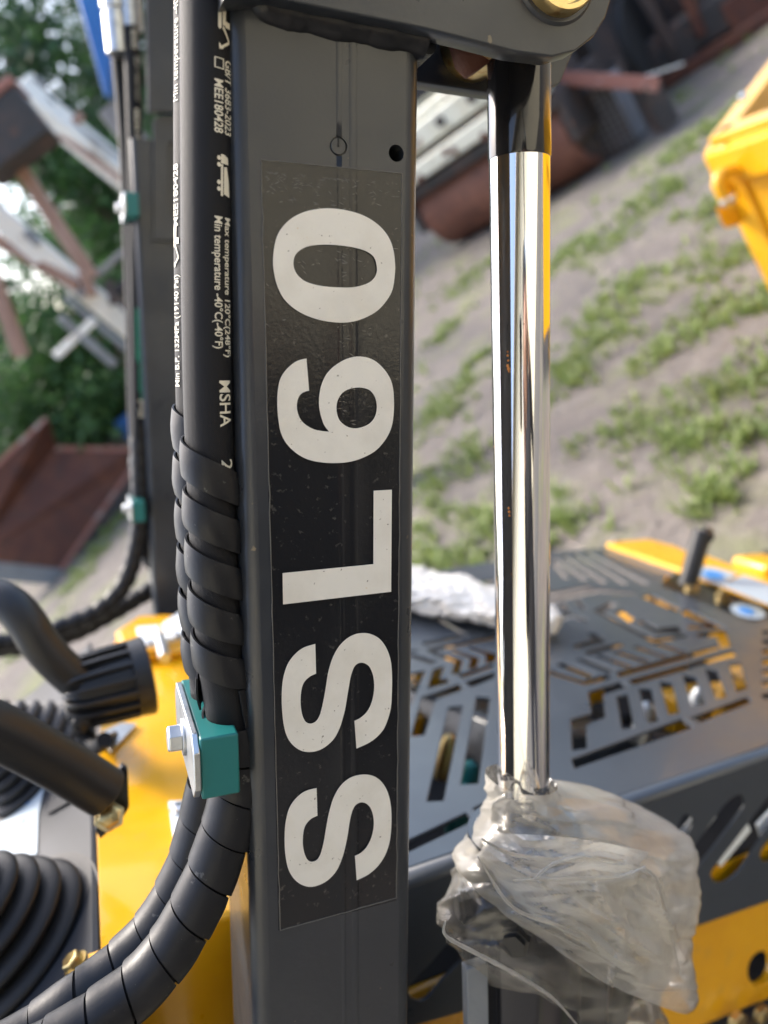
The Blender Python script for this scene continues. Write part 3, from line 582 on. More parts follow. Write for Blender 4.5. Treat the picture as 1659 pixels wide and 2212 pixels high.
# ---- engine deck: slotted hood, folded side panel, yellow deck strip, dark control panel
def dk(pts): return [loc(on_a(x, y, A_H))[0::2] for x, y in pts]
d1, d2, d3 = zm(2048, 2048, 1024), zm(1024, 2048, 1024), zm(1600, 2100, 700)
hood = [(556, 1985), (880, 1874), (1043, 1817), (1366, 1709), (1523, 1656), (1659, 1608), (1900, 1530), (1990, 1420), (1760, 1330), (1659, 1336), (1624, 1345), (1430, 1266), (1440, 1236), (1306, 1184), (1180, 1193), (890, 1243), (640, 1300), (420, 1350)]
slots = [d1(q) for q in (
    [(400,1605),(1100,1345),(1165,1390),(415,1650)], [(1170,1335),(1520,1205),(1545,1225),(1215,1355)], [(690,1195),(745,1185),(780,1390),(725,1400)], [(835,1145),(895,1150),(935,1350),(890,1360)],
    [(970,1100),(1030,1110),(1075,1295),(1025,1305)], [(1120,1060),(1180,1070),(1240,1240),(1175,1250)], [(1265,1020),(1320,1030),(1385,1195),(1330,1205)], [(1420,990),(1475,985),(1515,1140),(1460,1160)],
    [(765,1090),(1430,905),(1455,925),(790,1110)], [(685,1042),(1325,868),(1340,886),(705,1062)], [(1205,785),(1375,765),(1412,868),(1358,880),(1335,805),(1220,805)],
    [(300,990),(340,980),(520,1050),(495,1068)], [(430,955),(465,950),(655,1025),(620,1035)], [(550,930),(585,925),(780,995),(755,1005)], [(665,905),(700,900),(890,960),(860,970)], [(785,875),(815,865),(1015,930),(995,945)], [(915,850),(960,845),(1130,900),(1110,912)],
    [(250,1020),(470,1088),(625,1050),(650,1075),(475,1118),(250,1050)], [(505,1165),(700,1105),(735,1130),(580,1180),(592,1325),(470,1375),(472,1525),(405,1535),(395,1345),(530,1305)],
    [(475,910),(700,850),(720,865),(500,920)], [(405,865),(530,830),(500,785),(545,790),(610,840),(420,880)], [(530,640),(640,585),(680,600),(590,645),(920,818),(1130,795),(1130,810),(910,842)],
    [(845,550),(890,535),(1085,625),(1060,640),(880,565)], [(1110,640),(1140,635),(1375,750),(1155,752),(1150,737),(1290,736),(1120,665)], [(680,650),(720,640),(790,690),(760,710)], [(820,710),(850,705),(950,755),(1070,742),(1110,778),(1080,785),(940,780)],
    [(260,335),(280,330),(360,425),(340,430)], [(265,305),(285,300),(490,435),(465,440)], [(330,290),(350,285),(620,455),(590,460)], [(400,275),(420,270),(750,460),(725,466)], [(475,265),(500,262),(890,462),(865,470)],
    [(250,565),(560,495),(800,520),(790,532),(560,515),(250,588)], [(250,522),(500,475),(540,482),(250,548)], [(310,600),(345,592),(375,650),(345,660)], [(415,580),(440,572),(475,620),(455,630)], [(250,690),(400,660),(500,700),(470,706),(395,682),(250,718)])]
slots += [d1([(1628, y), (1720, y - 14), (1722, y + 8), (1640, y + 22)]) for y in (775, 832, 894, 962, 1030, 1102, 1184)]
slots += [d3(q) for q in ([(215,1115),(570,1040),(650,1060),(235,1138)], [(270,1178),(880,1050),(880,1075),(285,1200)], [(300,1220),(340,1205),(590,1270),(550,1405),(500,1408),(530,1300)], [(475,1190),(510,1180),(740,1250),(705,1350),(665,1355),(690,1265)],
    [(655,1165),(690,1155),(905,1215),(885,1290),(825,1305),(830,1225)], [(540,1420),(885,1310),(885,1345),(590,1450)], [(630,1490),(885,1400),(885,1440),(680,1525)], [(20,1225),(130,1232),(350,1290),(290,1310)], [(20,1190),(165,1182),(180,1195),(20,1215)],
    [(330,590),(590,560),(610,585),(360,612)], [(700,550),(880,515),(880,545),(720,572)], [(340,880),(380,880),(650,1040),(600,1040)])]
slots += [d2(q) for q in ([(1085,1200),(1310,1120),(1335,1145),(1150,1215),(1080,1440),(1020,1445)], [(1160,1020),(1215,1000),(1180,1090),(1230,1080),(1250,1100),(1120,1140)], [(930,1060),(1090,1030),(1060,1080),(1000,1240),(930,1250)])]
slots += [[(973,1528), (995, 1526), (953, 1727), (928, 1728)], [(1033, 1506), (1055, 1508), (1028, 1690), (1001, 1692)], [(850, 1833), (1005, 1759), (1018, 1771), (860, 1846)], [(1028, 1747), (1070, 1724), (1075, 1736), (1050, 1758)], [(820, 1500), (850, 1480), (835, 1600), (805, 1620)]]
def grow(poly, d):
    n = len(poly); P = [Vector(p) for p in poly]; ar = sum(P[i - 1].x * P[i].y - P[i].x * P[i - 1].y for i in range(n)); sg = 1 if ar > 0 else -1; out = []
    for i in range(n):
        a, b_ = (P[i] - P[i - 1]).normalized(), (P[(i + 1) % n] - P[i]).normalized(); n1, n2 = Vector((a.y, -a.x)) * sg, Vector((b_.y, -b_.x)) * sg
        v = n1 + n2; v = n1 if v.length < .3 else v / max(.5, 1 + n1.dot(n2)) ; out.append(tuple(P[i] + v * d))
    return out
def crosses(p, q):
    def ccw(a, b_, c): return (b_[0] - a[0]) * (c[1] - a[1]) - (b_[1] - a[1]) * (c[0] - a[0])
    bp = [min(x[k] for x in p) for k in (0, 1)] + [max(x[k] for x in p) for k in (0, 1)]; bq = [min(x[k] for x in q) for k in (0, 1)] + [max(x[k] for x in q) for k in (0, 1)]
    if bp[2] < bq[0] or bq[2] < bp[0] or bp[3] < bq[1] or bq[3] < bp[1]: return False
    return any(ccw(p[i - 1], p[i], q[j - 1]) * ccw(p[i - 1], p[i], q[j]) < 0 and ccw(q[j - 1], q[j], p[i - 1]) * ccw(q[j - 1], q[j], p[i]) < 0 for i in range(len(p)) for j in range(len(q)))
hull = dk(hood); raw = [dk(q) for q in slots]; cuts_ = []
for i, q in enumerate(raw):
    for g_ in (.0024, .0014, .0006, 0):
        c_ = grow(q, g_ + .0012) if g_ else q
        if not any(crosses(c_, o_) for o_ in [hull] + cuts_ + raw[i + 1:]) and not any(crosses(c_, c_[k:] + c_[:k]) for k in ()): break
    else: continue
    cuts_.append(grow(q, g_) if g_ else q)
hd = plate('hood', [hull] + cuts_, m(0, A_H - .004, 0), Cv, Nv, .004, 'panel', LD, bevel=.0008)
# side panel hangs from the folded near edge
e1, e2 = on_a(880, 1876, A_H), on_a(1523, 1657, A_H); ed = (e2 - e1).normalized(); pn = ed.cross(A).normalized()
if pn.dot(Nv) > 0: pn = -pn
RF = .011
b = MB(); fold = []
for k in range(9):
    t = math.pi / 2 * k / 8; fold.append((-RF + RF * math.cos(t), RF * math.sin(t)))
XL = (on_a(572, 1980, A_H) - e1).dot(ed); lo, hi = e1 + ed * XL, e1 + ed * 1.3
for (h, d) in fold: b.v += [lo + A * h + pn * d, hi + A * h + pn * d]
for k in range(8): b.f.append((2 * k, 2 * k + 1, 2 * k + 3, 2 * k + 2))
fo = b.build('hood_fold', 'panel', hd); sm = fo.modifiers.new('thick', 'SOLIDIFY'); sm.thickness = .003
ps = e1 + pn * RF - A * RF
def sp2(pts, back=0.): return [((lambda v: ((v - ps).dot(ed), (v - ps).dot(A)))(hit(x, y, ps - pn * back, pn))) for x, y in pts]
panel = sp2([(1700, 1930), (1659, 1947), (1500, 2003), (1470, 2012), (1448, 2005), (1438, 1985), (1440, 1960), (1465, 1880), (1430, 1850), (1300, 1850), (1240, 1950), (1180, 2120), (1085, 2160), (900, 2215), (760, 2265), (520, 2340)])
a_lo = panel[-1]; pl = [(XL, 0.), (1.3, 0.), (1.3, panel[0][1] - .0)] + panel[:-1] + [(XL, a_lo[1])]
z6 = zm(2048, 3072, 1024)
cut = [sp2(outline(z6(q), (), 3)) for q in ([(1440, 185), (1490, 175), (1508, 230), (1480, 290), (1330, 490), (1215, 640), (1150, 730), (1095, 770), (1080, 700), (1110, 600), (1250, 410), (1370, 250)], [(1075, 380), (1110, 310), (1150, 305), (1180, 345), (1160, 400), (1100, 480), (1060, 470)],
       [(1700, 150), (1760, 160), (1780, 230), (1600, 480), (1480, 660), (1400, 730), (1330, 745), (1295, 710), (1300, 660), (1400, 530), (1560, 320)], [(1900, 180), (1960, 220), (1900, 330), (1760, 540), (1690, 600), (1640, 612), (1610, 580), (1620, 530), (1700, 420)])]
zb = zm(1024, 3072, 1024)
cut.append(sp2(outline(zb([(1330, 1080), (1400, 1120), (1380, 1200), (1230, 1350), (1110, 1490), (1050, 1510), (1000, 1480), (990, 1430), (1030, 1370), (1130, 1270), (1250, 1130)]), (), 3)))
SG = 1 if ed.cross(A).dot(pn) > 0 else -1
plate('side_panel', [[(x * SG, y) for x, y in q] for q in [pl] + cut], ps - pn * .003, ed * SG, A, .003, 'panel', LD, bevel=.0005)
# yellow body side just behind it, with its round lifting hole
def yplate(name, loops, back, th, material, parent=LD, bevel=.001):
    s_ = SG
    return plate(name, [[(x * s_, y) for x, y in q] for q in loops], ps - pn * (back + th), ed * s_, A, th, material, parent, bevel=bevel)
BK = .016
yo = sp2([(1760, 2118), (1659, 2157), (1523, 2213), (1300, 2300), (1000, 2400)], BK); ytop = sp2([(1470, 1905), (1660, 1828)], BK)
dy = (ytop[1][1] - ytop[0][1]) / (ytop[1][0] - ytop[0][0]); yb = (yo[1][1] - yo[2][1]) / (yo[1][0] - yo[2][0])
xl, xr = sp2([(470, 2100)], BK)[0][0], 1.3
yl = [(xl, ytop[0][1] + dy * (xl - ytop[0][0]) * .5), (ytop[0][0], ytop[0][1]), (xr, ytop[0][1] + dy * (xr - ytop[0][0])), (xr, yo[1][1] + yb * (xr - yo[1][0])), (xl, yo[1][1] + yb * (xl - yo[1][0]))]
hole = sp2([(1643 + 27 * math.cos(t) + 6 * math.sin(t), 2093 + 36 * math.sin(t) - 14 * math.cos(t)) for t in [i * .3927 for i in range(16)]], BK)
yplate('body_side', [yl, hole], BK, .010, 'yellow')
# skid frame, track and inner machinery below / behind
yplate('lower_frame', [[(xl - .2, yl[4][1] - .002), (xr, yl[3][1] - .002), (xr, yl[3][1] - .2), (xl - .2, yl[4][1] - .2)]], BK - .012, .02, 'panel')
for (x, y) in ((1586, 2200), (1640, 2185)):
    p = hit(x, y, ps - pn * .004, pn); MB().lathe(p, pn, [(0, .012), (.009, .012), (.010, .010), (.010, 0)], 6).build('frame_bolt', 'gold', LD, bevel=.0006)
# white inner tanks seen through the slots
for x0, y0, x1, y1, wd in ((1415, 1900, 1475, 1822, .03), (1482, 1812, 1535, 1745, .03), (1545, 1855, 1612, 1775, .03), (1640, 1800, 1700, 1735, .03)):
    p, q = hit(x0, y0, ps - pn * .012, pn), hit(x1, y1, ps - pn * .012, pn); MB().bar(p, q, .03, .004, upv=pn).build('inner_strip', 'white_plastic', LD, bevel=.001)
# inner trays, engine blocks below the slots
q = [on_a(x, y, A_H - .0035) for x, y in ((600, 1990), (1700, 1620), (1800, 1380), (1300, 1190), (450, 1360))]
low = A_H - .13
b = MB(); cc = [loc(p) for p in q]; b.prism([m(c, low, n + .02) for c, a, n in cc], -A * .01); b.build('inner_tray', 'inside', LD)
for (x0, y0, x1, y1, hgt, mt_) in ((900, 1470, 990, 1420, .035, 'yellow'), (1060, 1400, 1180, 1350, .035, 'yellow'), (1110, 1480, 1320, 1440, .04, 'yellow'), (1300, 1560, 1420, 1480, .045, 'inside'), (1420, 1520, 1560, 1460, .02, 'yellow'), (1540, 1500, 1640, 1450, .05, 'yellow'), (1330, 1420, 1480, 1360, .03, 'yellow'), (940, 1640, 1000, 1560, .06, 'yellow'), (1480, 1350, 1580, 1310, .03, 'yellow'), (905, 1560, 960, 1500, .05, 'yellow'), (960, 1400, 1090, 1370, .03, 'yellow')):
    p, r_ = on_a((x0 + x1) / 2, (y0 + y1) / 2, A_H - hgt - .04), on_a(x1, y0, A_H - hgt - .04); hw = (r_ - p).length * .8
    MB().box(p - A * .03, Cv * hw, Nv * hw * .5, A * .03).build('engine_cover', mt_, LD, bevel=.006)
for (x, y, rad, mt_) in ((1265, 1680, .016, 'leaf_mid'), (1000, 1660, .012, 'leaf_mid'), (955, 1600, .010, 'gold'), (1500, 1495, .013, 'zinc'), (1385, 1530, .014, 'zinc'), (1560, 1480, .012, 'yellow'), (1230, 1340, .02, 'foam'), (1225, 1375, .014, 'foam'), (1400, 1285, .012, 'yellow'), (985, 1710, .012, 'leaf_mid')):
    if mt_.startswith('leaf'): mt_ = 'teal'
    p = on_a(x, y, A_H - .035); MB().lathe(p - A * .05, A + Cv * .2, [(0, rad), (.045, rad), (.055, rad * .7), (.06, 0)], 16).build('engine_fitting', mt_, LD)
# yellow deck strip left of the hood, its folded front
ys = [loc(on_a(x, y, A_H))[0::2] for x, y in ((218, 2052), (540, 1950), (404, 1362), (375, 1350), (300, 1352), (262, 1372), (235, 1400), (206, 1700))]
plate('deck_strip', [ys], m(0, A_H - .004, 0), Cv, Nv, .004, 'yellow', LD, bevel=.001)
f0, f1 = on_a(190, 2061, A_H), on_a(585, 1936, A_H)
b = MB(); pnf = (f1 - f0).normalized().cross(A); pnf = pnf if pnf.dot(Nv) < 0 else -pnf
for k in range(7):
    t = math.pi / 2 * k / 6; b.v += [f0 + A * (.006 * math.cos(t) - .006) + pnf * .006 * math.sin(t), f1 + A * (.006 * math.cos(t) - .006) + pnf * .006 * math.sin(t)]
b.v += [f0 - A * .5 + pnf * .006, f1 - A * .5 + pnf * .006]
for k in range(7): b.f.append((2 * k, 2 * k + 1, 2 * k + 3, 2 * k + 2))
o = b.build('deck_front', 'yellow', LD, sharp=60); sm = o.modifiers.new('thick', 'SOLIDIFY'); sm.thickness = .004
b = MB(); bp_ = [on_a(x, y, A_H) for x, y in ((240, 1400), (300, 1356), (395, 1360), (404, 1372))]
MB().prism([on_a(x, y, A_H) for x, y in ((250, 1385), (300, 1350), (376, 1348), (420, 1372), (420, 1420), (270, 1440))], A * .018).build('deck_hump', 'yellow', LD, bevel=.008, seg=4)
# hinges
for (pts, th, hol) in (([(364, 1738), (412, 1735), (452, 1830), (377, 1832)], .004, ((388, 1752), (398, 1800))), ([(296, 1384), (346, 1380), (350, 1414), (305, 1419)], .0235, ((322, 1396),)), ([(352, 1380), (390, 1354), (412, 1398), (362, 1414)], .0265, ((382, 1378),))):
    hg = MB().prism([on_a(x, y, A_H + .001) for x, y in pts], A * th).build('hinge_leaf', 'white_plastic', LD, bevel=.001)
    for (x, y) in hol: MB().lathe(on_a(x, y, A_H + .001 + th), A, [(0, .009), (.002, .009), (.002, .0065), (.006, .0065), (.007, .005), (.007, .003), (.003, .003)], 18).build('hinge_bolt', 'zinc', hg)
p, q = on_a(346, 1378, A_H + .028), on_a(356, 1422, A_H + .028); MB().tube([p, q], .008, 16).build('hinge_barrel', 'zinc', LD)
# dark control panel sloping away to the left, its boots, label and bolt
cP = loc(on_a(214, 2060, A_H))[0]; PD = (Cv * -.80 - A * .60).normalized(); PN = (A * .80 - Cv * .60).normalized(); P0 = m(cP - .001, A_H - .004, 0)
MB().prism([P0 + Nv * .0, P0 + Nv * .85, P0 + Nv * .85 + PD * .5, P0 + PD * .5], -PN * .004).build('control_panel', 'panel_left', LD, bevel=.0015)
MB().prism([P0 + Nv * .0 + Cv * .0005, P0 + Nv * .85 + Cv * .0005, P0 + Nv * .85 - A * .35 + Cv * .0005, P0 - A * .35 + Cv * .0005], -Cv * .004).build('panel_flange', 'panel_left', LD)
def onp(x, y, lift=0.): return hit(x, y, P0 + PN * lift, PN)
b = MB().prism([onp(x, y, .001) for x, y in ((-60, 1880), (0, 1778), (92, 1688), (96, 1700), (83, 1760), (80, 1845), (20, 1852), (-60, 1930))], PN * .0006); lab = b.build('control_label', 'paper', LD, smooth=False)
b = MB()
for (x, y, wd, hg) in ((14, 1750, 16, 9), (36, 1732, 18, 9), (62, 1716, 14, 8), (52, 1738, 20, 6), (18, 1792, 24, 9), (48, 1776, 12, 12), (12, 1828, 18, 8), (40, 1806, 14, 10), (60, 1798, 8, 8), (-20, 1840, 22, 8), (30, 1772, 6, 6)):
    b.add([onp(x - wd / 2, y + hg * .7, .0022), onp(x + wd / 2, y - hg * .3, .0022), onp(x + wd / 2 + 3, y - hg, .0022), onp(x - wd / 2 + 3, y, .0022)], [(0, 1, 2, 3)])
b.build('control_symbol', 'blue_print', lab, smooth=False)
def boot(x, y, r, h, nrm, N9=9, mt_='boot'):
    c = onp(x, y); prof = [(0, r * 1.1), (.003, r * 1.1), (.004, r * 1.0)]
    for k in range(N9):
        r_ = r * (1 - .65 / N9 * k); z0 = .004 + h * k / N9
        for t in range(1, 9):
            u = t / 8; prof.append((z0 + h / N9 * u, r_ - .65 / N9 * r * u - .013 * (1 - math.sin(math.pi * u) ** .6) * (r / .07)))
    prof += [(h + .004, r * .3), (h + .02, r * .28), (h + .02, 0)]
    return MB().lathe(c, nrm, prof, 56).build('lever_boot', mt_, LD, sharp=80)
BN = (PN - Nv * .10 + Cv * .05).normalized()
boot(28, 2055, .078, .115, BN, 7); boot(62, 1700, .046, .075, BN, 6); boot(165, 1585, .040, .095, (A * .50 - Cv * 1.0).normalized(), 6, 'boot_grey')
p = onp(165, 2083); MB().lathe(p, PN, [(0, .0098), (.0012, .0098), (.0012, .0076)], 24).build('washer', 'gold', LD); MB().lathe(p + PN * .0012, PN, [(0, .0076), (.0060, .0076), (.0070, .0064), (.0070, 0)], 6, x=Nv).build('panel_bolt', 'gold', LD, bevel=.0006)
b = MB().prism([onp(x, y, .0025) for x, y in ((102, 1760), (112, 1710), (150, 1712), (170, 1722))], PN * .001); b.build('panel_slot', 'inside', LD)
# grab bars
b1 = [at(-90, 1548, .56), at(-20, 1572, .575), at(60, 1612, .595), at(150, 1663, .62), at(228, 1711, .641)]
MB().tube(spline(b1, 6), .0208, 28).build('grab_bar', 'satin', LD, bevel=.001)
fl_ = [on_a(x, y, A_H + .003) for x, y in ((214, 1815), (262, 1640), (272, 1652), (279, 1740), (262, 1778), (222, 1818))]
MB().prism([at(x, y, .652) for x, y in ((206, 1795), (213, 1767), (246, 1690), (263, 1654), (276, 1663), (279, 1745), (263, 1772), (217, 1813))], Nv * .008).build('bar_flange', 'charcoal_dark', LD, bevel=.001)
MB().lathe(at(236, 1764, .644), -Nv * .75 + A * .6, [(0, .013), (.002, .013), (.002, .0095), (.008, .0095), (.009, .0075), (.009, 0)], 6).build('flange_bolt', 'gold', LD, bevel=.0006)
b2 = [at(-120, 1275, .80), at(-30, 1288, .79), at(22, 1306, .785), at(58, 1345, .785), at(88, 1392, .79), at(130, 1438, .80), at(200, 1500, .82)]
MB().tube(spline(b2, 8), .0195, 28).build('grab_bar', 'satin', LD)
# work lamp
dl_ = .845; lc = at(302, 1462, dl_); la = (Cv * .97 + A * .10 + Nv * .10).normalized()
k_ = dl_ / F_PX * 1.08
lb = MB().lathe(lc, la, [(-136 * k_, 0), (-136 * k_, 28 * k_), (-128 * k_, 44 * k_), (-110 * k_, 54 * k_), (-60 * k_, 62 * k_), (-16 * k_, 66 * k_), (-14 * k_, 76 * k_), (14 * k_, 79 * k_), (18 * k_, 76 * k_), (18 * k_, 68 * k_), (12 * k_, 64 * k_)], 56).build('work_lamp', 'satin', LD, sharp=40)
xx = (A - la * A.dot(la)).normalized(); yy = la.cross(xx)
for k in range(16):
    t = 2 * math.pi * k / 16; d = xx * math.cos(t) + yy * math.sin(t)
    s_ = [lc + la * (h * k_) + d * r * k_ for h, r in ((-146, 26), (-146, 40), (-141, 54), (-128, 65), (-108, 71), (-60, 75), (-13, 77), (-13, 50), (-100, 40))]
    w_ = la.cross(d) * 4.2 * k_; MB().prism([p - w_ for p in s_], w_ * 2).build('cooling_fin', 'satin', lb, bevel=.0008)
MB().lathe(lc + la * 12 * k_, la, [(0, 66 * k_), (.001, 66 * k_), (.0012, 0)], 40).build('lamp_lens', 'glass', lb)
br = [on_a(x, y, A_H + .002) for x, y in ((214, 1590), (262, 1566), (296, 1568), (240, 1628))]
MB().prism(br, A * .003).build('lamp_bracket', 'zinc', lb); 
MB().bar(on_a(238, 1595, A_H), lc - la * 85 * k_ - A * .05 - Nv * .03, .02, .004).build('lamp_bracket', 'satin', lb); MB().lathe(at(175, 1560, .80), -Nv, [(0, .009), (.008, .009), (.010, .006), (.010, 0)], 18).build('bracket_bolt', 'satin', lb)
MB().tube(spline([at(165, 1570, .82), at(195, 1600, .82), at(212, 1612, .80), at(226, 1598, .78)], 6), .008, 12).build('lamp_cable', 'rubber', lb)
# far corner: yellow nose with decals, hood stay, notch floor
nose = [(1308, 1183), (1345, 1178), (1400, 1174), (1460, 1190), (1490, 1205), (1530, 1212), (1659, 1262), (1800, 1318), (1800, 1345), (1659, 1312), (1466, 1240)]
MB().prism([on_a(x, y, A_H + .002) for x, y in nose], A * .012).build('yellow_nose', 'yellow', LD, bevel=.004)
MB().prism([on_a(x, y, A_H - .035) for x, y in ((1425, 1265), (1460, 1235), (1800, 1330), (1800, 1420), (1640, 1365))], -A * .02).build('notch_floor', 'panel', LD)
lf = A_H + .0150
for (pts, mt_) in (([(1497, 1236), (1520, 1224), (1545, 1226), (1592, 1240), (1556, 1264), (1500, 1246)], 'white_plastic'), ([(1555, 1264), (1606, 1243), (1700, 1276), (1700, 1314), (1660, 1306)], 'white_plastic')):
    lb2 = MB().prism([on_a(x, y, lf) for x, y in pts], A * .0006).build('nose_label', 'paper', LD, smooth=False)
for (cx, cy, rx, ry) in ((1541, 1242, 24, 9),):
    MB().prism([on_a(cx + rx * math.cos(t), cy + ry * math.sin(t) + .15 * rx * math.cos(t), lf + .0012) for t in [i * .45 for i in range(14)]], A * .0004).build('label_symbol', 'blue_print', LD, smooth=False)
dsk = MB().prism([on_a(1616 + 38 * math.cos(t), 1321 + 14 * math.sin(t) + 8 * math.cos(t), A_H - .013) for t in [i * .349 for i in range(18)]], A * .001).build('filler_cap_label', 'paper', LD, smooth=False)
MB().prism([on_a(1612 + 18 * math.cos(t), 1319 + 8 * math.sin(t) + 4 * math.cos(t), A_H - .011) for t in [i * .449 for i in range(14)]], A * .0005).build('label_symbol', 'blue_print', dsk, smooth=False)
dh = (on_a(1484, 1268, A_H) - CAM).dot(FW); p, q = at(1484, 1268, dh), at(1518, 1146, dh - .01)
MB().tube([p, q], .0185, 24).build('hood_handle', 'satin', LD, bevel=.003); MB().lathe(on_a(1494, 1278, A_H - .004), A, [(0, .014), (.012, .014), (.014, .01), (.014, 0)], 16).build('handle_bolt', 'gold', LD)
MB().bar(at(1518, 1152, (q - CAM).dot(FW)), at(1538, 1160, (q - CAM).dot(FW)), .03, .02).build('handle_catch', 'satin', LD, bevel=.003)
MB().lathe(on_a(1560, 1302, A_H - .03), A, [(0, .014), (.02, .014), (.022, .008), (.03, .006), (.03, 0)], 16).build('filler_cap', 'gold', LD)
MB().box(on_a(1655, 1228, A_H + .01), Cv * .05, A * .022, Nv * .05).build('nose_cap', 'yellow', LD, bevel=.012, seg=4)
# undercarriage, out of the picture, that carries the machine
bb = base + Vector((0, 0, 0))
for s in (-1, 1):
    ctr = base - R0 * .05 + Vector((0, .30 * s + .02, .27))
    ov = [ctr + Vector((.55 * math.copysign(1, math.cos(t)) * min(1, abs(math.cos(t)) * 1.2) + .22 * math.cos(t), 0, .25 * math.sin(t))) for t in [2 * math.pi * i / 36 for i in range(36)]]
    MB().prism([p - Vector((0, .09, 0)) for p in ov], Vector((0, .18, 0))).build('track', 'tyre', LD, bevel=.02)
MB().bar(base + Vector((.1, -.25, .35)), base + Vector((.1, .5, .35)), .5, .3).build('undercarriage', 'yellow', LD, bevel=.01)
MB().bar(base + Vector((.1, .12, .3)), m(.3, A_H - .2, .55), .36, .30).build('chassis_post', 'panel', LD, bevel=.01)
# ------------------------------------------------------------------ clear plastic bag wrapped over the cylinder gland, white wrapping on the hood
def ridge(v, s): return 1 - abs(noise.noise(v * s))
FOLDS = [([(1035, 1800), (1150, 1850), (1346, 1856), (1440, 1880)], 16, .006), ([(1030, 1830), (1180, 1895), (1280, 1858), (1350, 1862), (1410, 1890), (1440, 1930)], 20, .009), ([(1090, 1905), (1200, 1905), (1340, 1895), (1400, 1875)], 13, .006),
    ([(1020, 1860), (1106, 1960), (1206, 2000), (1373, 2082)], 15, .009), ([(1010, 1850), (1160, 1890), (1206, 1942), (1340, 2026), (1465, 2062)], 22, .008), ([(1350, 1860), (1400, 1930), (1440, 1975), (1468, 2060)], 18, .008),
    ([(1106, 2100), (1196, 2160), (1396, 2174)], 14, .006), ([(962, 2022), (1100, 2097), (1191, 2154)], 12, .007), ([(990, 1895), (1064, 1826), (1180, 1880)], 14, .006), ([(1028, 1825), (1165, 1898), (1270, 1968)], 12, .006),
    ([(1060, 1700), (1130, 1745), (1262, 1758), (1460, 1800)], 14, .004), ([(1058, 1730), (1200, 1780), (1370, 1835), (1465, 1850)], 20, .006), ([(1050, 1770), (1120, 1810), (1250, 1820)], 12, .004), ([(965, 1990), (1030, 2005), (1070, 1990), (1130, 2020)], 11, .006), ([(1206, 2030), (1300, 2130), (1310, 2150)], 10, .005), ([(1240, 2020), (1316, 2085), (1312, 2150)], 9, .005),
    ([(1064, 1690), (1110, 1720), (1180, 1718)], 9, .003), ([(1180, 1690), (1240, 1735), (1350, 1740)], 14, .005), ([(1230, 1960), (1330, 1990), (1420, 2070)], 14, .005), ([(1290, 1900), (1340, 2000), (1350, 2080)], 16, .005), ([(1130, 1930), (1220, 1935), (1330, 1928)], 9, .004)]
HT = rng.uniform(-1, 1, (64, 64))
def facet(x, y, cell, ang, stretch, sd, amp):
    """piecewise flat crumples: a warped triangle net with random node heights"""
    u = (x * math.cos(ang) + y * math.sin(ang)) / (cell * stretch) + sd; v = (-x * math.sin(ang) + y * math.cos(ang)) / cell + sd * 1.7
    u, v = u + .42 * np.sin(v * 1.9 + sd) + .2 * np.sin(u * 2.7), v + .38 * np.sin(u * 2.3 + sd * 2) + .15 * np.sin(v * 3.1)
    i = np.floor(u).astype(int); j = np.floor(v).astype(int); fu = u - i; fv = v - j
    h = lambda a, b_: HT[a % 64, b_ % 64]
    h00, h10, h01, h11 = h(i, j), h(i + 1, j), h(i, j + 1), h(i + 1, j + 1)
    return amp * np.where(fu + fv < 1, h00 + (h10 - h00) * fu + (h01 - h00) * fv, h11 + (h01 - h11) * (1 - fu) + (h10 - h11) * (1 - fv))
def film(x, y, sd):
    """height of the film over the measured fold lines: sharp creases and angular crumples"""
    x = np.asarray(x, float); y = np.asarray(y, float); f = np.zeros_like(x)
    x2 = x + 7 * np.sin(y * .031 + sd) + 4 * np.sin(x * .05 + sd); y2 = y + 7 * np.sin(x * .027 + sd) + 3 * np.sin(y * .06)
    for q, w_, h_ in FOLDS:
        bd = np.full_like(x, 1e9); bl = np.zeros_like(x); n_ = len(q) - 1
        for i in range(n_):
            ax_, ay_ = q[i]; ex_, ey_ = q[i + 1][0] - ax_, q[i + 1][1] - ay_; t = np.clip(((x2 - ax_) * ex_ + (y2 - ay_) * ey_) / (ex_ ** 2 + ey_ ** 2), 0, 1)
            d = np.hypot(x2 - ax_ - ex_ * t, y2 - ay_ - ey_ * t); bl = np.where(d < bd, (i + t) / n_, bl); bd = np.minimum(bd, d)
        f += h_ * .8 * np.clip(1 - bd / (w_ * 1.1), 0, 1) * np.sqrt(np.sin(math.pi * (.08 + .86 * bl)))
    return f + facet(x, y, 62, .32, 2.0, sd, .0050) + facet(x, y, 27, .35, 2.2, sd + 3, .0021) + facet(x, y, 12, .5, 1.8, sd + 6, .0006)
NP = lambda v: np.array(tuple(v))
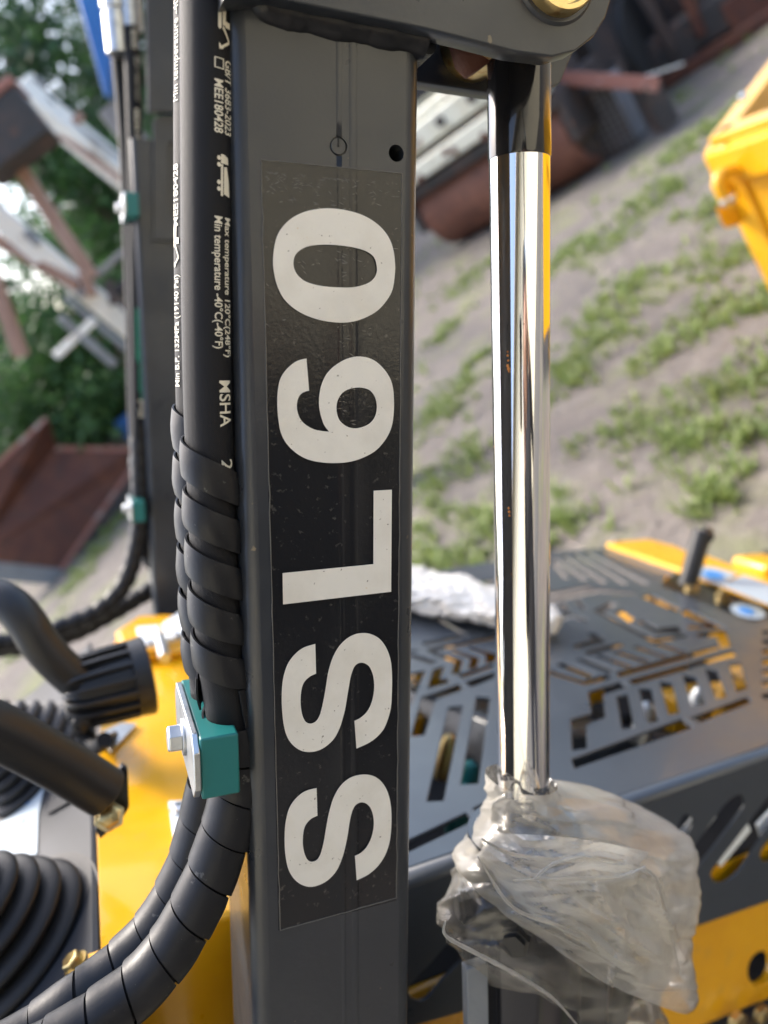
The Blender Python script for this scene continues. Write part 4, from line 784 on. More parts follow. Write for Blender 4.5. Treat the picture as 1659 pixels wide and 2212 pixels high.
def bag(rows, seedv, nper=14, seg=230, depth=.62, amp=1.):
    R = spline([Vector((a, b_, c_)) for a, b_, c_, _ in rows], nper); R2 = spline([Vector((d_, 0, 0)) for _, _, _, d_ in rows], nper); b = MB(); n = len(R)
    t = np.linspace(0, 2 * math.pi, seg, endpoint=False); cx, sn = np.cos(t), np.sin(t)
    for i in range(n):
        xl, yl, xr = R[i]; yr = R2[i].x
        L_, Q_ = on_n(xl, yl, NR), on_n(xr, yr, NR); ctr = (L_ + Q_) / 2; half = (Q_ - L_) / 2; hw = half.length; e = min(1, i / 10); hn = NP(half.normalized())
        dn = max(min(hw * depth, .060), .0235)
        P = NP(ctr) + np.outer(cx, NP(half)) + np.outer(np.copysign(np.abs(sn) ** .8, sn) * dn, NP(Nv)); D = P - NP(CAM); w_ = D @ NP(FW)
        x, y = CX + F_PX * (D @ NP(RT)) / w_, CY - F_PX * (D @ NP(UP)) / w_
        h = film(x, y, seedv) * np.where(sn < 0, 1, .6) * e * amp * (1 - np.abs(cx) ** 5)
        P = P + np.outer(cx * .2, NP(Cv)) * h[:, None] + np.outer(sn, NP(Nv)) * h[:, None] + np.outer(cx * e * facet(70 * sn + 300 * np.sign(cx), y, 24, .5, 1.3, seedv, .0046), hn)
        b.v += [Vector(p) for p in P]
    for i in range(n - 1): b.f += [(i * seg + k, i * seg + (k + 1) % seg, (i + 1) * seg + (k + 1) % seg, (i + 1) * seg + k) for k in range(seg)]
    return b
rows1 = [(1059, 1683, 1190, 1682), (1056, 1705, 1198, 1700), (1055, 1735, 1262, 1708), (1050, 1765, 1335, 1725), (1042, 1795, 1364, 1745), (1032, 1825, 1440, 1772), (1022, 1850, 1468, 1795), (1006, 1872, 1470, 1850), (1000, 1884, 1468, 1920), (1000, 1892, 1456, 1990), (1008, 1898, 1466, 2060), (1022, 1903, 1472, 2108), (1040, 1910, 1448, 2130)]
rows2 = [(1030, 1850, 1430, 1930), (1000, 1890, 1430, 1960), (964, 1975, 1425, 2040), (963, 2025, 1415, 2085), (1005, 2070, 1404, 2120), (1048, 2108, 1406, 2145), (1060, 2117, 1425, 2190), (1075, 2126, 1440, 2290)]
BR = empty('plastic_bag', on_n(1130, 1900, NR), 'crumpled clear plastic bag wrapped around the hydraulic cylinder below the chrome rod', 'plastic bag')
bag(rows1, 3.1).build('upper_layer', 'bag_milky', BR, sharp=24); bag(rows2, 8.4, depth=.45, amp=.8).build('lower_layer', 'bag', BR, sharp=24)
rowsF = [((1062, 1800), (1440, 1850)), ((1030, 1850), (1450, 1960)), ((1060, 1930), (1462, 2060)), ((1140, 1985), (1471, 2108)), ((1260, 2040), (1440, 2130))]
fl_ = MB(); nu, nk = 110, 180
def flapn(s_, h): return NR - .050 - .014 * math.sin(math.pi * s_) - h * 1.1 + .05 * (abs(2 * s_ - 1) ** 4)
for i in range(nu):
    u = i / (nu - 1) * 3.999; j = int(u); t = u - j; L_, Rr = [Vector(rowsF[j][q]).lerp(Vector(rowsF[j + 1][q]), t) for q in (0, 1)]
    ss = np.linspace(0, 1, nk); xs = L_.x + (Rr.x - L_.x) * ss; ys = L_.y + (Rr.y - L_.y) * ss + 26 * np.sin(ss * math.pi) * (u / 4 - .5); hs = film(xs, ys, 5.5)
    fl_.v += [on_n(x, y, flapn(q, h)) for x, y, q, h in zip(xs, ys, ss, hs)]
for i in range(nu - 1): fl_.f += [(i * nk + k, i * nk + k + 1, (i + 1) * nk + k + 1, (i + 1) * nk + k) for k in range(nk - 1)]
fl_.build('front_flap', 'bag_milky', BR, sharp=24)
for pts, nn in (([(962, 1990), (964, 2022), (1030, 2060), (1100, 2097), (1191, 2154), (1245, 2212)], -.020), ([(1032, 1850), (1106, 1958), (1206, 2000), (1300, 2048), (1373, 2082)], -.024), ([(1352, 1862), (1405, 1884), (1428, 1930), (1455, 2040), (1471, 2104)], -.016), ([(1108, 1902), (1210, 1898), (1330, 1894), (1395, 1872)], -.026), ([(1040, 1812), (1110, 1846), (1230, 1858), (1346, 1857)], -.022), ([(1150, 1900), (1200, 1864), (1270, 1850), (1350, 1862)], -.025)):
    q = spline([on_n(x, y, nn) for x, y in pts], 12); nq = len(q)
    MB().tube(q, [.0014 * (.35 + .65 * math.sin(math.pi * i / (nq - 1))) * (1 + .35 * noise.noise((i * .5, nn * 900, 2))) for i in range(nq)], 8).build('film_fold', 'bag_milky', BR, sharp=80)
# white wrapping lying on the hood
wr = [(880, 1262), (960, 1280), (1040, 1296), (1120, 1318), (1170, 1330), (1200, 1341)]; ww = [30, 36, 36, 30, 20, 8]
b = MB(); pts = spline([on_a(x, y, A_H + .035) for x, y in [(800, 1250)] + wr], 22); dm = (pts[-1] - pts[0]).normalized(); sdv = dm.cross(A).normalized(); n = len(pts); sg2 = 110
for i, p in enumerate(pts):
    t = i / (n - 1); w_ = .078 * (1 - .75 * t ** 2.2)
    for k in range(sg2):
        a = 2 * math.pi * k / sg2; q = Vector((t * 6, math.cos(a) * 1.2, math.sin(a) * 1.2)); f = 1 + .35 * noise.noise(q * 1.3) + .35 * (ridge(q, 2.6) - .6) + .22 * (ridge(q, 6.) - .6)
        b.v.append(p + sdv * math.cos(a) * w_ * f + A * (math.sin(a) * .030 * f * (1 - .6 * t) - .006))
for i in range(n - 1): b.f += [(i * sg2 + k, i * sg2 + (k + 1) % sg2, (i + 1) * sg2 + (k + 1) % sg2, (i + 1) * sg2 + k) for k in range(sg2)]
b.f += [tuple(range(sg2)), tuple((n - 1) * sg2 + k for k in range(sg2))]
b.thing('white_wrapping', 'foam', 'crumpled strip of white wrapping lying across the slotted hood', 'wrapping', sharp=80)
# ------------------------------------------------------------------ the yard behind
def gp(x, y): return ground_hit(x, y)
def wy(x, y, Y):                                         # point on the sight line at forward distance Y
    r = ray(x, y); return CAM + r * (Y / r.y)
UPW = Vector((0, 0, 1))
# road roller: cream body, rusty drum
rd = gp(1150, 478); RY = rd.y
pl_, pr_ = wy(925, 500, RY), wy(1262, 335, RY); rr = (wy(1090, 428, RY) - wy(1150, 478, RY)).length
rad = .50
dl0, dr0 = gp(965, 556), gp(1275, 385); dirx = Vector((dr0.x - dl0.x, dr0.y - dl0.y, 0)).normalized(); diry = Vector((-dirx.y, dirx.x, 0))
Lr = Vector((dr0.x - dl0.x, dr0.y - dl0.y, 0)).length
root = empty('road_roller', Vector((dl0.x, dl0.y, 0)) + diry * rad, 'cream road roller with a rusted smooth steel drum behind the chrome rod', 'road roller')
c = Vector((dl0.x, dl0.y, rad)) + diry * rad
MB().lathe(c, dirx, [(0, rad * .80), (0, rad * .97), (.03, rad), (Lr - .03, rad), (Lr, rad * .97), (Lr, rad * .80), (Lr - .12, rad * .78), (Lr - .12, .1), (Lr - .05, .1), (Lr - .05, 0)], 64).build('drum', 'drum', root, sharp=40)
def rbox(name, mt_, x0, x1, y0, y1, z0, z1, bev=.02):      # in the roller's own axes, from the drum's near left bottom
    p = Vector((dl0.x, dl0.y, 0)); ctr = p + dirx * (x0 + x1) / 2 + diry * (y0 + y1) / 2 + UPW * (z0 + z1) / 2
    return MB().box(ctr, dirx * (x1 - x0) / 2, diry * (y1 - y0) / 2, UPW * (z1 - z0) / 2).build(name, mt_, root, bevel=bev)
rbox('drum_frame', 'scrap', -.14, Lr + .10, -.06, .02, rad * 1.62, rad * 1.92)
rbox('drum_frame', 'scrap', Lr + .02, Lr + .12, .0, 1.1, rad * .8, rad * 1.95)
rbox('drum_frame', 'scrap', -.14, -.03, .0, 1.1, rad * .8, rad * 1.95)
rbox('drum_frame', 'scrap', -.14, Lr + .1, 1.05, 1.2, rad * 1.5, rad * 1.9)
rbox('bumper', 'cream', -.16, Lr + .12, -.16, -.02, rad * 1.98, rad * 2.36)
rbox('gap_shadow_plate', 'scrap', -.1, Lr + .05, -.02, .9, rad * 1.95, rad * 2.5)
rbox('front_panel', 'cream', -.16, Lr + .02, -.10, .3, rad * 2.52, rad * 3.06, .03)
rbox('hood_ledge', 'cream', -.16, Lr + .02, -.05, 1.5, rad * 3.08, rad * 3.28, .04)
rbox('hood_body', 'cream', -.16, Lr + .02, .05, 1.6, rad * 3.29, rad * 3.9, .06)
wn = rbox('window', 'inside', -.1, Lr * .75, .02, .06, rad * 3.42, rad * 3.78); rbox('window_frame', 'cream', -.1, Lr * .75, .0, .03, rad * 3.80, rad * 3.86)
for k in range(3): p = Vector((dl0.x, dl0.y, 0)) + dirx * (Lr * (.25 + .22 * k)) + diry * (-.10) + UPW * rad * 2.8; MB().lathe(p, -diry, [(0, .06), (.03, .06), (.035, .04), (.035, 0)], 20).build('front_lamp', 'scrap' if k else 'glass', root)
p = Vector((dl0.x, dl0.y, 0)) + dirx * (Lr * .2) - diry * .104 + UPW * rad * 2.72; b = MB()
b.box(p, dirx * .08, diry * .003, UPW * .05).box(p + dirx * .12 + UPW * .03, dirx * .03, diry * .003, UPW * .05); b.build('red_marking', mat('red_mark', (.5, .03, .03), .5), root)
for k in range(9): p = Vector((dl0.x, dl0.y, 0)) + dirx * (Lr * random.uniform(.0, .9)) - diry * .165 + UPW * rad * random.uniform(2.0, 2.34); MB().lathe(p, -diry, [(0, .05), (.004, .045), (.006, 0)], 9).build('rust_patch', 'rust', root)
rbox('rear_body', 'scrap', .1, Lr - .1, 1.6, 3.4, .5, 1.5)
for sx in (.0, Lr - .35):
    MB().lathe(Vector((dl0.x, dl0.y, 0)) + dirx * sx + diry * 2.9 + UPW * .62, dirx, [(0, .3), (0, .6), (.05, .62), (.3, .62), (.35, .6), (.35, .3)], 32).build('tyre', 'tyre', root)
# wire mesh crate standing beside the drum
cg = gp(1302, 348); root = empty('mesh_crate', cg, 'small dark wire mesh crate beside the rusted drum', 'crate')
cw = .42; d1x = dirx; d1y = diry
for i in range(10):
    for (o_, dd) in ((Vector((0, 0, 0)), d1x),):
        z = .05 + i * .075; MB().bar(cg + UPW * z, cg + d1x * cw + UPW * z, .012, .012).build('mesh_wire', 'scrap', root)
for i in range(7): x = cw * i / 6; MB().bar(cg + d1x * x, cg + d1x * x + UPW * .74, .012, .012).build('mesh_wire', 'scrap', root)
MB().box(cg + d1x * cw / 2 + d1y * .25 + UPW * .37, d1x * cw / 2, d1y * .2, UPW * .36).build('crate_liner', 'shed', root)
for x in (0, cw): MB().bar(cg + d1x * x + d1y * .45, cg + d1x * x + d1y * .45 + UPW * .8, .05, .05).build('crate_post', 'scrap', root)
# crawler machine with rusty plates on the right
g0_, g1_ = gp(1440, 192), gp(1700, 30); ex = Vector((g1_.x - g0_.x, g1_.y - g0_.y, 0)).normalized(); ey = Vector((-ex.y, ex.x, 0))
root = empty('crawler_machine', g0_ + ex * 1.5 + ey * 1.2, 'derelict dark crawler machine with rusty plates at the yard edge', 'machine')
def cbox(name, mt_, x0, x1, y0, y1, z0, z1, bev=.02, tilt=0.):
    e = (ex * math.cos(tilt) + UPW * math.sin(tilt)); u = (UPW * math.cos(tilt) - ex * math.sin(tilt))
    ctr = g0_ * 1 + ex * (x0 + x1) / 2 + ey * (y0 + y1) / 2 + UPW * (z0 + z1) / 2
    return MB().box(ctr, e * (x1 - x0) / 2, ey * (y1 - y0) / 2, u * (z1 - z0) / 2).build(name, mt_, root, bevel=bev)
cbox('track_shoe_plate', 'rust', -.2, 4.6, -.05, .5, .0, .16)
cbox('track_frame', 'scrap', -1.0, 4.6, .05, .6, .16, .62, .06)
cbox('side_plate', 'scrap', .6, 4.6, .1, .3, .5, 1.35, .02, .05)
cbox('rusty_plate', 'rust', .9, 2.2, .02, .1, .15, .55, .02, .1)
cbox('chassis', 'scrap', -1.6, 4.6, .7, 2.4, .35, 1.3, .06)
cbox('upper_body', 'scrap', -1.8, 4.4, .9, 2.6, 1.3, 2.4, .08)
cbox('grey_box', 'greysteel', -1.35, -.55, .15, .8, 1.08, 1.42, .03, .12)
cbox('grey_box', 'greysteel', .2, .62, .4, .8, 1.5, 1.75, .03)
cbox('white_pad', 'whitesteel', -1.2, -.85, -.02, .25, .50, .68, .06)
for i, x in enumerate((-.35, .15, .55, 1.3, 2.1)): cbox('strut', 'scrap' if i % 2 else 'rust', x, x + .12, .0, .14, .3, 1.5, .02, .18 - .1 * i)
for x in (-.55, -.1, .35): MB().lathe(g0_ + ex * x + ey * .02 + UPW * .32, ey, [(0, .18), (.12, .2), (.2, .2)], 20).build('track_roller', 'scrap', root)
# red channel lying on the heap
a_, b_ = wy(1190, 165, RY + .2), wy(1400, 178, RY - .5); root = empty('steel_channel', (a_ + b_) / 2, 'faded red steel channel lying across beside the crawler machine', 'steel channel')
MB().bar(a_, b_, .30, .025).build('web', 'pinkrust', root); dd = (b_ - a_).normalized()
MB().bar(a_ + UPW * -.06 + Vector((0, -.15, 0)), b_ + UPW * -.06 + Vector((0, -.15, 0)), .025, .14).build('flange', 'pinkrust', root)
MB().bar(b_ - dd * .25 + Vector((0, -.05, -.03)), wy(1470, 140, RY - .4), .14, .02).build('end_lug', 'whitesteel', root)
for p in (a_, b_): MB().bar(Vector((p.x, p.y + .05, 0)), p + Vector((0, .05, -.02)), .2, .2).build('support_block', 'scrap', root)
# yellow dump bin on the right, close by
YB = 2.6
k0 = wy(1536, 315, YB); dn = Vector((0, 0, -1))
q1 = wy(1659, 175, YB + .35); ex = Vector((q1.x - k0.x, q1.y - k0.y, 0)).normalized(); ey = Vector((ex.y * .55 + .55, -.85, 0)); ey = Vector((-ex.y, ex.x, 0)); ez = UPW
q2 = wy(1659, 272, YB - .25); ex2 = Vector((q2.x - k0.x, q2.y - k0.y, 0)).normalized()
root = empty('yellow_dump_bin', Vector((k0.x, k0.y, 0)) + ex * .8, 'bright yellow steel dump bin with a rim and hook at the right edge', 'dump bin')
H = k0.z
def wallp(d, L, name, t=.02):
    n = Vector((-d.y, d.x, 0)); MB().prism([k0, k0 + d * L, k0 + d * L - UPW * (H - .25), k0 - UPW * (H - .25)], n * t).build(name, 'yellow', root, bevel=.004)
wallp(ex, 2.6, 'bin_wall'); wallp(ex2, 2.6, 'bin_wall', -.02)
def rim(d, name, w_=.09, sg=1):
    n = Vector((-d.y, d.x, 0)) * sg; MB().prism([k0 + UPW * .004, k0 + d * 2.6 + UPW * .004, k0 + d * 2.6 + n * w_ + UPW * .004, k0 + n * w_ + UPW * .004], UPW * .02).build(name, 'yellow', root, bevel=.004)
rim(ex, 'bin_rim', .085, -1 if Vector((-ex.y, ex.x, 0)).dot(ex2) < 0 else 1); rim(ex2, 'bin_rim', .085, -1 if Vector((-ex2.y, ex2.x, 0)).dot(ex) < 0 else 1)
n2 = Vector((-ex2.y, ex2.x, 0)); n2 = n2 if n2.y < 0 else -n2
for (u, wd, z0, z1) in ((.0, .10, .0, 1.1), (.36, .09, .0, 1.1)):
    MB().box(k0 + ex2 * (u + wd / 2) + n2 * .02 - UPW * (z0 + z1) / 2, ex2 * wd / 2, n2 * .018, UPW * (z1 - z0) / 2).build('bin_rib', 'yellow', root, bevel=.006)
MB().box(k0 + ex2 * .9 + n2 * .025 - UPW * .07, ex2 * .9, n2 * .024, UPW * .06).build('bin_rail', 'yellow', root, bevel=.006)
hk = [wy(x, y, YB - .12) for x, y in ((1600, 372), (1572, 372), (1556, 380), (1552, 396), (1558, 412), (1572, 432), (1585, 440))]
MB().tube(spline(hk, 6), .022, 16).build('hook', 'yellow', root)
MB().prism([wy(x, y, YB - .05) for x, y in ((1580, 350), (1612, 336), (1640, 340), (1640, 392), (1600, 402))], n2 * .07).build('hook_plate', 'yellow', root, bevel=.008)
MB().prism([wy(x, y, YB - .03) for x, y in ((1565, 430), (1600, 420), (1618, 470), (1588, 478), (1575, 462))], n2 * .05).build('latch_plate', 'yellow', root, bevel=.008)
for (x, y) in ((1567, 436), (1586, 426), (1608, 206)): MB().lathe(wy(x, y, YB - .16), n2, [(0, .012), (.015, .012), (.018, .006), (.018, 0)], 16).build('pin_head', 'zinc', root)
for (u, v) in ((.15, .15), (2.3, .15), (.3, 2.2), (2.2, 2.2)):
    p = Vector((k0.x, k0.y, 0)) + ex * u * .7 + ex2 * v * .5; MB().bar(p, p + UPW * .3, .1, .1).build('bin_leg', 'yellow', root)
# rusty red bucket lying open on the left
bY = gp(133, 1229).y
B = {k: wy(x, y, bY + dY) for k, (x, y, dY) in dict(tipL=(97, 905, .5), lowL=(-60, 1055, .0), rimR0=(118, 968, .75), rimR1=(282, 970, .95), cor=(284, 1012, .9), bot=(133, 1229, .0), botL=(-60, 1208, -.3)).items()}
root = empty('loader_bucket', gp(120, 1240), 'big rusty red loader bucket lying open on the ground', 'bucket')
nb_ = Vector((.1, .05, -.02))
MB().prism([B['tipL'], B['lowL'], B['botL'], B['rimR0']], Vector((.0, .04, .0))).build('side_plate', 'rust', root)
MB().prism([B['rimR0'], B['botL'], B['bot'], B['cor'], B['rimR1']], Vector((.02, .05, .0))).build('floor_plate', 'rust', root)
MB().prism([B['botL'], B['bot'], B['bot'] + Vector((-.02, .05, -.34)), B['botL'] + Vector((-.02, .05, -.36))], Vector((.0, .05, 0))).build('cutting_edge', 'greysteel', root)
MB().prism([B['bot'], B['cor'], B['cor'] + Vector((.08, .05, -.22)), B['bot'] + Vector((.05, .05, -.32))], Vector((.0, .04, 0))).build('heel_plate', 'scrap', root)
MB().bar(B['bot'], B['cor'], .05, .05).build('lip', 'pinkrust', root)
MB().bar(B['tipL'], B['rimR0'], .05, .05).build('side_rim', 'rust', root); MB().bar(B['rimR0'], B['rimR1'], .06, .06).build('top_rim', 'pinkrust', root); MB().bar(B['tipL'], B['lowL'], .06, .05).build('side_rim', 'pinkrust', root)
# derelict frames, posts, box, sheets
def beam_thing(name, ends, w_, h_, mt_, label, cat, Y, extra=()):
    (x0, y0), (x1, y1) = ends; p, q = wy(x0, y0, Y), wy(x1, y1, Y + .4); root = empty(name, Vector(((p.x + q.x) / 2, (p.y + q.y) / 2, 0)), label, cat)
    MB().bar(p, q, w_, h_).build('beam', mt_, root, bevel=.01)
    for (xa, ya, xb, yb, ww, hh, mm) in extra: MB().bar(wy(xa, ya, Y + .1), wy(xb, yb, Y + .1), ww, hh).build('brace', mm, root, bevel=.01)
    g = wy(x1, y1, Y + .4); MB().bar(Vector((q.x, q.y, 0)), q, .12, .12).build('post', 'brownsteel', root)
    return root
beam_thing('steel_boom', ((38, 190), (330, 430)), .20, .20, 'whitesteel', 'upper white painted steel boom sloping down from its tangled head', 'steel boom', 8.0,
    ((-30, 215, 95, 180, .10, .10, 'greysteel'), (35, 180, 90, 250, .10, .10, 'whitesteel'), (0, 222, 80, 290, .13, .10, 'pinkrust'), (88, 262, 330, 440, .05, .05, 'brownsteel'), (70, 200, 300, 372, .035, .035, 'greysteel'), (20, 205, 60, 185, .12, .08, 'scrap'), (60, 180, 80, 172, .10, .10, 'whitesteel'), (100, 215, 118, 232, .16, .06, 'greysteel'), (150, 262, 165, 276, .05, .26, 'brownsteel'), (60, 195, 130, 290, .08, .08, 'whitesteel')))
beam_thing('steel_boom', ((-60, 420), (340, 760)), .18, .18, 'whitesteel', 'lower white painted steel boom crossing below the brown post', 'steel boom', 7.2,
    ((-40, 500, 170, 620, .09, .09, 'brownsteel'), (130, 685, 250, 790, .07, .07, 'greysteel'), (205, 690, 120, 770, .07, .07, 'whitesteel'), (170, 640, 210, 580, .06, .06, 'shed'), (205, 600, 270, 540, .05, .05, 'shed'), (225, 615, 300, 700, .07, .05, 'scrap'), (140, 640, 330, 800, .05, .05, 'greysteel'), (235, 600, 245, 660, .06, .06, 'scrap'), (180, 585, 200, 640, .10, .08, 'brownsteel'), (60, 500, 90, 530, .22, .06, 'greysteel')))
for (x0, y0, x1, y1, lab, w_) in ((22, 330, 200, 600, 'brown steel post leaning under the upper white boom', .20), (-30, 560, 48, 770, 'short brown steel post at the left picture edge', .20)):
    p, q = wy(x0, y0, 6.6), wy(x1, y1, 6.6); r_ = empty('steel_post', Vector((q.x, q.y, 0)), lab, 'post'); MB().bar(p, q, w_ * .75, w_ * .5).build('shaft', 'brownsteel', r_, bevel=.01)
bx = wy(18, 300, 6.4); r_ = empty('counterweight', Vector((bx.x, bx.y, 0)), 'dark brown steel block on top of the leaning brown post', 'steel block')
MB().box(bx, R0 * .28 , Vector((0, .25, 0)), UPW * .17).build('block', 'scrap', r_, bevel=.02); MB().box(bx + UPW * .2, R0 * .3, Vector((0, .26, 0)), UPW * .03).build('lid', 'pinkrust', r_, bevel=.01)
# blue boom
q = [wy(x, y, 4.2) for x, y in ((150, -60), (228, -60), (246, 60), (240, 205), (226, 212))]
r_ = empty('blue_boom', Vector((q[3].x, q[3].y, 0)), 'bright blue painted steel boom showing behind the hose fittings', 'boom'); MB().prism(q, Vector((.05, .35, 0))).build('boom_box', 'blue', r_, bevel=.02)
MB().bar(Vector((q[4].x, q[4].y + .2, 0)), q[4] + Vector((0, .2, 0)), .12, .12).build('boom_foot', 'shed', r_)
# grey shed with leaning sheets
sg_ = wy(230, 830, 12.5); r_ = empty('grey_shed', Vector((sg_.x, sg_.y, 0)), 'low grey shed with loose sheets at the foot of the trees', 'shed')
zc = 1.1
MB().box(Vector((sg_.x + .6, sg_.y + 1.2, zc)), R0 * 2.6, Vector((0, 1, 0)), UPW * zc).build('shed_wall', 'shed', r_)
for i in range(9): MB().box(Vector((sg_.x - 1.6 + i * .55, sg_.y + .12 - .05 * (i % 2), .9 + .1 * math.sin(i * 2))), R0 * .24, Vector((0, .03, 0)), UPW * .85).build('wall_sheet', 'tin' if i % 3 else 'shed', r_)
MB().box(Vector((sg_.x + .6, sg_.y + .9, 2.25)), R0 * 2.9, Vector((0, 1.5, 0)), UPW * .05).build('shed_roof', 'scrap', r_)
bb_ = wy(262, 900, 11.5); MB().bar(Vector((bb_.x, bb_.y, 0)), bb_, .25, .25).thing('blue_drum', 'blue', 'small blue container standing against the grey shed', 'container')
# ---- trees: tapered trunk, limbs, leaf clumps
def tree(x, y, h, r, mt_, label, n=5200, z0=.25):
    root = empty('tree', Vector((x, y, 0)), label, 'tree', 'trees along the yard edge'); tb = MB(); ends = []
    def limb(p, d, L, rad_, lv):
        pts = [p]; rs = [rad_]
        for k in range(4):
            d = (d + Vector((random.gauss(0, .16), random.gauss(0, .16), random.gauss(.05, .1)))).normalized(); pts.append(pts[-1] + d * L / 4); rs.append(rad_ * (1 - .17 * (k + 1)))
        tb.tube(pts, rs, 7)
        if lv == 0: ends.extend(pts[2:]); return
        for k in range(4 if lv == 2 else 3):
            q = pts[2 + k % 3]; a = random.uniform(0, 6.28); limb(q, (d * .5 + Vector((math.cos(a), math.sin(a), random.uniform(-.1, .6)))).normalized(), r * random.uniform(.35, .6) * (1 if lv == 2 else .6), rad_ * .5, lv - 1)
    for _ in range(2): limb(Vector((x + random.gauss(0, .3), y + random.gauss(0, .3), -.1)), Vector((random.gauss(0, .1), random.gauss(0, .1), 1)), h * .55, .035 * h, 2)
    tb.build('trunk', 'bark', root)
    cl = []
    for e in ends: cl += [e + Vector((random.gauss(0, r * .16), random.gauss(0, r * .16), random.gauss(0, r * .14))) for _ in range(2)]
    for _ in range(40):
        a, zz = random.uniform(0, 6.28), random.uniform(z0, 1); q = r * (1.15 - .55 * zz) * random.uniform(.55, 1.05); cl.append(Vector((x + q * math.cos(a), y + q * math.sin(a), h * zz)))
    C_ = np.array([tuple(c) for c in cl]); idx = rng.integers(0, len(C_), n); P = C_[idx] + rng.normal(0, 1, (n, 3)) * r * .11
    u = rng.normal(0, 1, (n, 3)); u /= np.linalg.norm(u, axis=1)[:, None]; v = rng.normal(0, 1, (n, 3)); v -= (v * u).sum(1)[:, None] * u; v /= np.linalg.norm(v, axis=1)[:, None]
    s = rng.uniform(.035, .085, n)[:, None] * (h / 6) ** .5; V = np.stack([P - u * s * 1.5, P + v * s * .6, P + u * s * 1.5, P - v * s * .6], 1).reshape(-1, 3) - np.array([x, y, 0])
    me = bpy.data.meshes.new('crown'); me.from_pydata(V.tolist(), [], (np.arange(n * 4).reshape(n, 4)).tolist()); finish('crown', me, mt_, root, smooth=False)
def tpos(px, Y): r = ray(px[0], px[1]); p = CAM + r * (Y / r.y); return p.x, p.y
for (px, Y, h, r, mt_, n, lab) in (((20, 60), 17, 10.5, 2.4, 'leaf_dark', 9000, 'tall dark tree in the top left corner'), ((190, 120), 19, 10.5, 1.9, 'leaf_dark', 10000, 'tallest dark tree behind the blue boom'), ((165, 330), 15, 6.6, 1.7, 'leaf_mid', 8000, 'lighter green tree between the two white booms'),
      ((250, 320), 20, 8.0, 2.4, 'leaf_dark', 9000, 'dark tree behind the far lift arm hoses'), ((20, 600), 13, 4.3, 1.4, 'leaf_dark', 8000, 'dark bushy tree at the left edge below the booms'), ((120, 700), 12.2, 3.6, 1.3, 'leaf_mid', 7000, 'mid green bushy tree above the grey shed'), ((30, 800), 11.5, 3.0, 1.3, 'leaf_mid', 7000, 'bright low tree just above the rusty bucket'),
      ((400, 300), 22, 9, 3, 'leaf_dark', 7000, 'dark tree hidden mostly by the near hoses'), ((10, 930), 11, 2.2, 1.0, 'leaf_dark', 4000, 'low dark bush left of the rusty bucket')):
    x, y = tpos(px, Y); tree(x, y, h, r, mt_, lab, n, .68 if h == 10.5 and px[0] < 100 else .25)
hw = MB()                                                # far wood that closes the horizon
nf = 14000; Pf = np.stack([rng.uniform(-60, 90, nf), rng.uniform(34, 46, nf), np.zeros(nf)], 1); Pf[:, 2] = rng.uniform(0, 1, nf) ** .8 * (4.2 + 1.6 * np.sin(Pf[:, 0] * .31) + 1.0 * np.sin(Pf[:, 0] * .83 + 1))
u = rng.normal(0, 1, (nf, 3)); u /= np.linalg.norm(u, axis=1)[:, None]; v = np.cross(u, rng.normal(0, 1, (nf, 3))); v /= np.linalg.norm(v, axis=1)[:, None]; s = rng.uniform(.3, .7, nf)[:, None]
me = bpy.data.meshes.new('far_wood'); me.from_pydata(np.stack([Pf - u * s, Pf + v * s * .6, Pf + u * s, Pf - v * s * .6], 1).reshape(-1, 3).tolist(), [], np.arange(nf * 4).reshape(nf, 4).tolist()); o = finish('far_wood', me, 'leaf_dark', None, smooth=False); o['kind'] = 'stuff'
# ---- cream clad building behind the photographer: the rod and the arm mirror it
root = empty('clad_building', Vector((0, -4.2, 0)), 'cream ribbed metal building mirrored in the chrome rod, its dark door opening added for the reflection', 'building')
def clad(x0, x1, z0, z1):
    b = MB(); n = int((x1 - x0) / .2); prof = [(0, 0), (.09, 0), (.105, -.035), (.155, -.035), (.17, 0)]; xs = [(x0 + i * .2 + p[0], p[1]) for i in range(n) for p in prof] + [(x0 + n * .2, 0)]
    for x, d in xs: b.v += [Vector((x, -4.2 - d, z0)), Vector((x, -4.2 - d, z1))]
    b.f += [(2 * i, 2 * i + 2, 2 * i + 3, 2 * i + 1) for i in range(len(xs) - 1)]; return b.build('wall_sheet', 'wall', root, smooth=False)
clad(-12, -.7, 0, 4.2); clad(.7, 9, 0, 4.2); clad(-.7, .7, 2.4, 4.2)
MB().box(Vector((0, -5.4, 1.2)), R0 * .7, Vector((0, .02, 0)), UPW * 1.2).build('added_dark_recess', 'inside', root); MB().box(Vector((0, -4.8, 2.42)), R0 * .72, Vector((0, .6, 0)), UPW * .01).build('added_recess_head', 'inside', root)  # unseen opening, head and jambs added to mirror as a dark band
for x in (-.72, .72): MB().box(Vector((x, -4.75, 1.2)), R0 * .02, Vector((0, .56, 0)), UPW * 1.2).build('added_recess_jamb', 'inside', root)
MB().box(Vector((-1.5, -3.9, 4.25)), R0 * 10.6, Vector((0, .75, 0)), UPW * .05).build('roof_eave', 'tin', root)
MB().box(Vector((-1.5, -8, 4.4)), R0 * 10.5, Vector((0, 3.6, 0)), UPW * .05).build('roof_sheet', 'tin', root)
ap = MB(); ap.box(Vector((-1.5, -2.75, -.02)), R0 * 12, Vector((0, 1.42, 0)), UPW * .05); o = ap.build('added_dark_slab', mat('added_slab_grey', (.09, .088, .085), .8, bump=(60, .6, .01)), None); o['kind'] = 'structure'  # unseen dark slab added to darken what the arm's face reflects
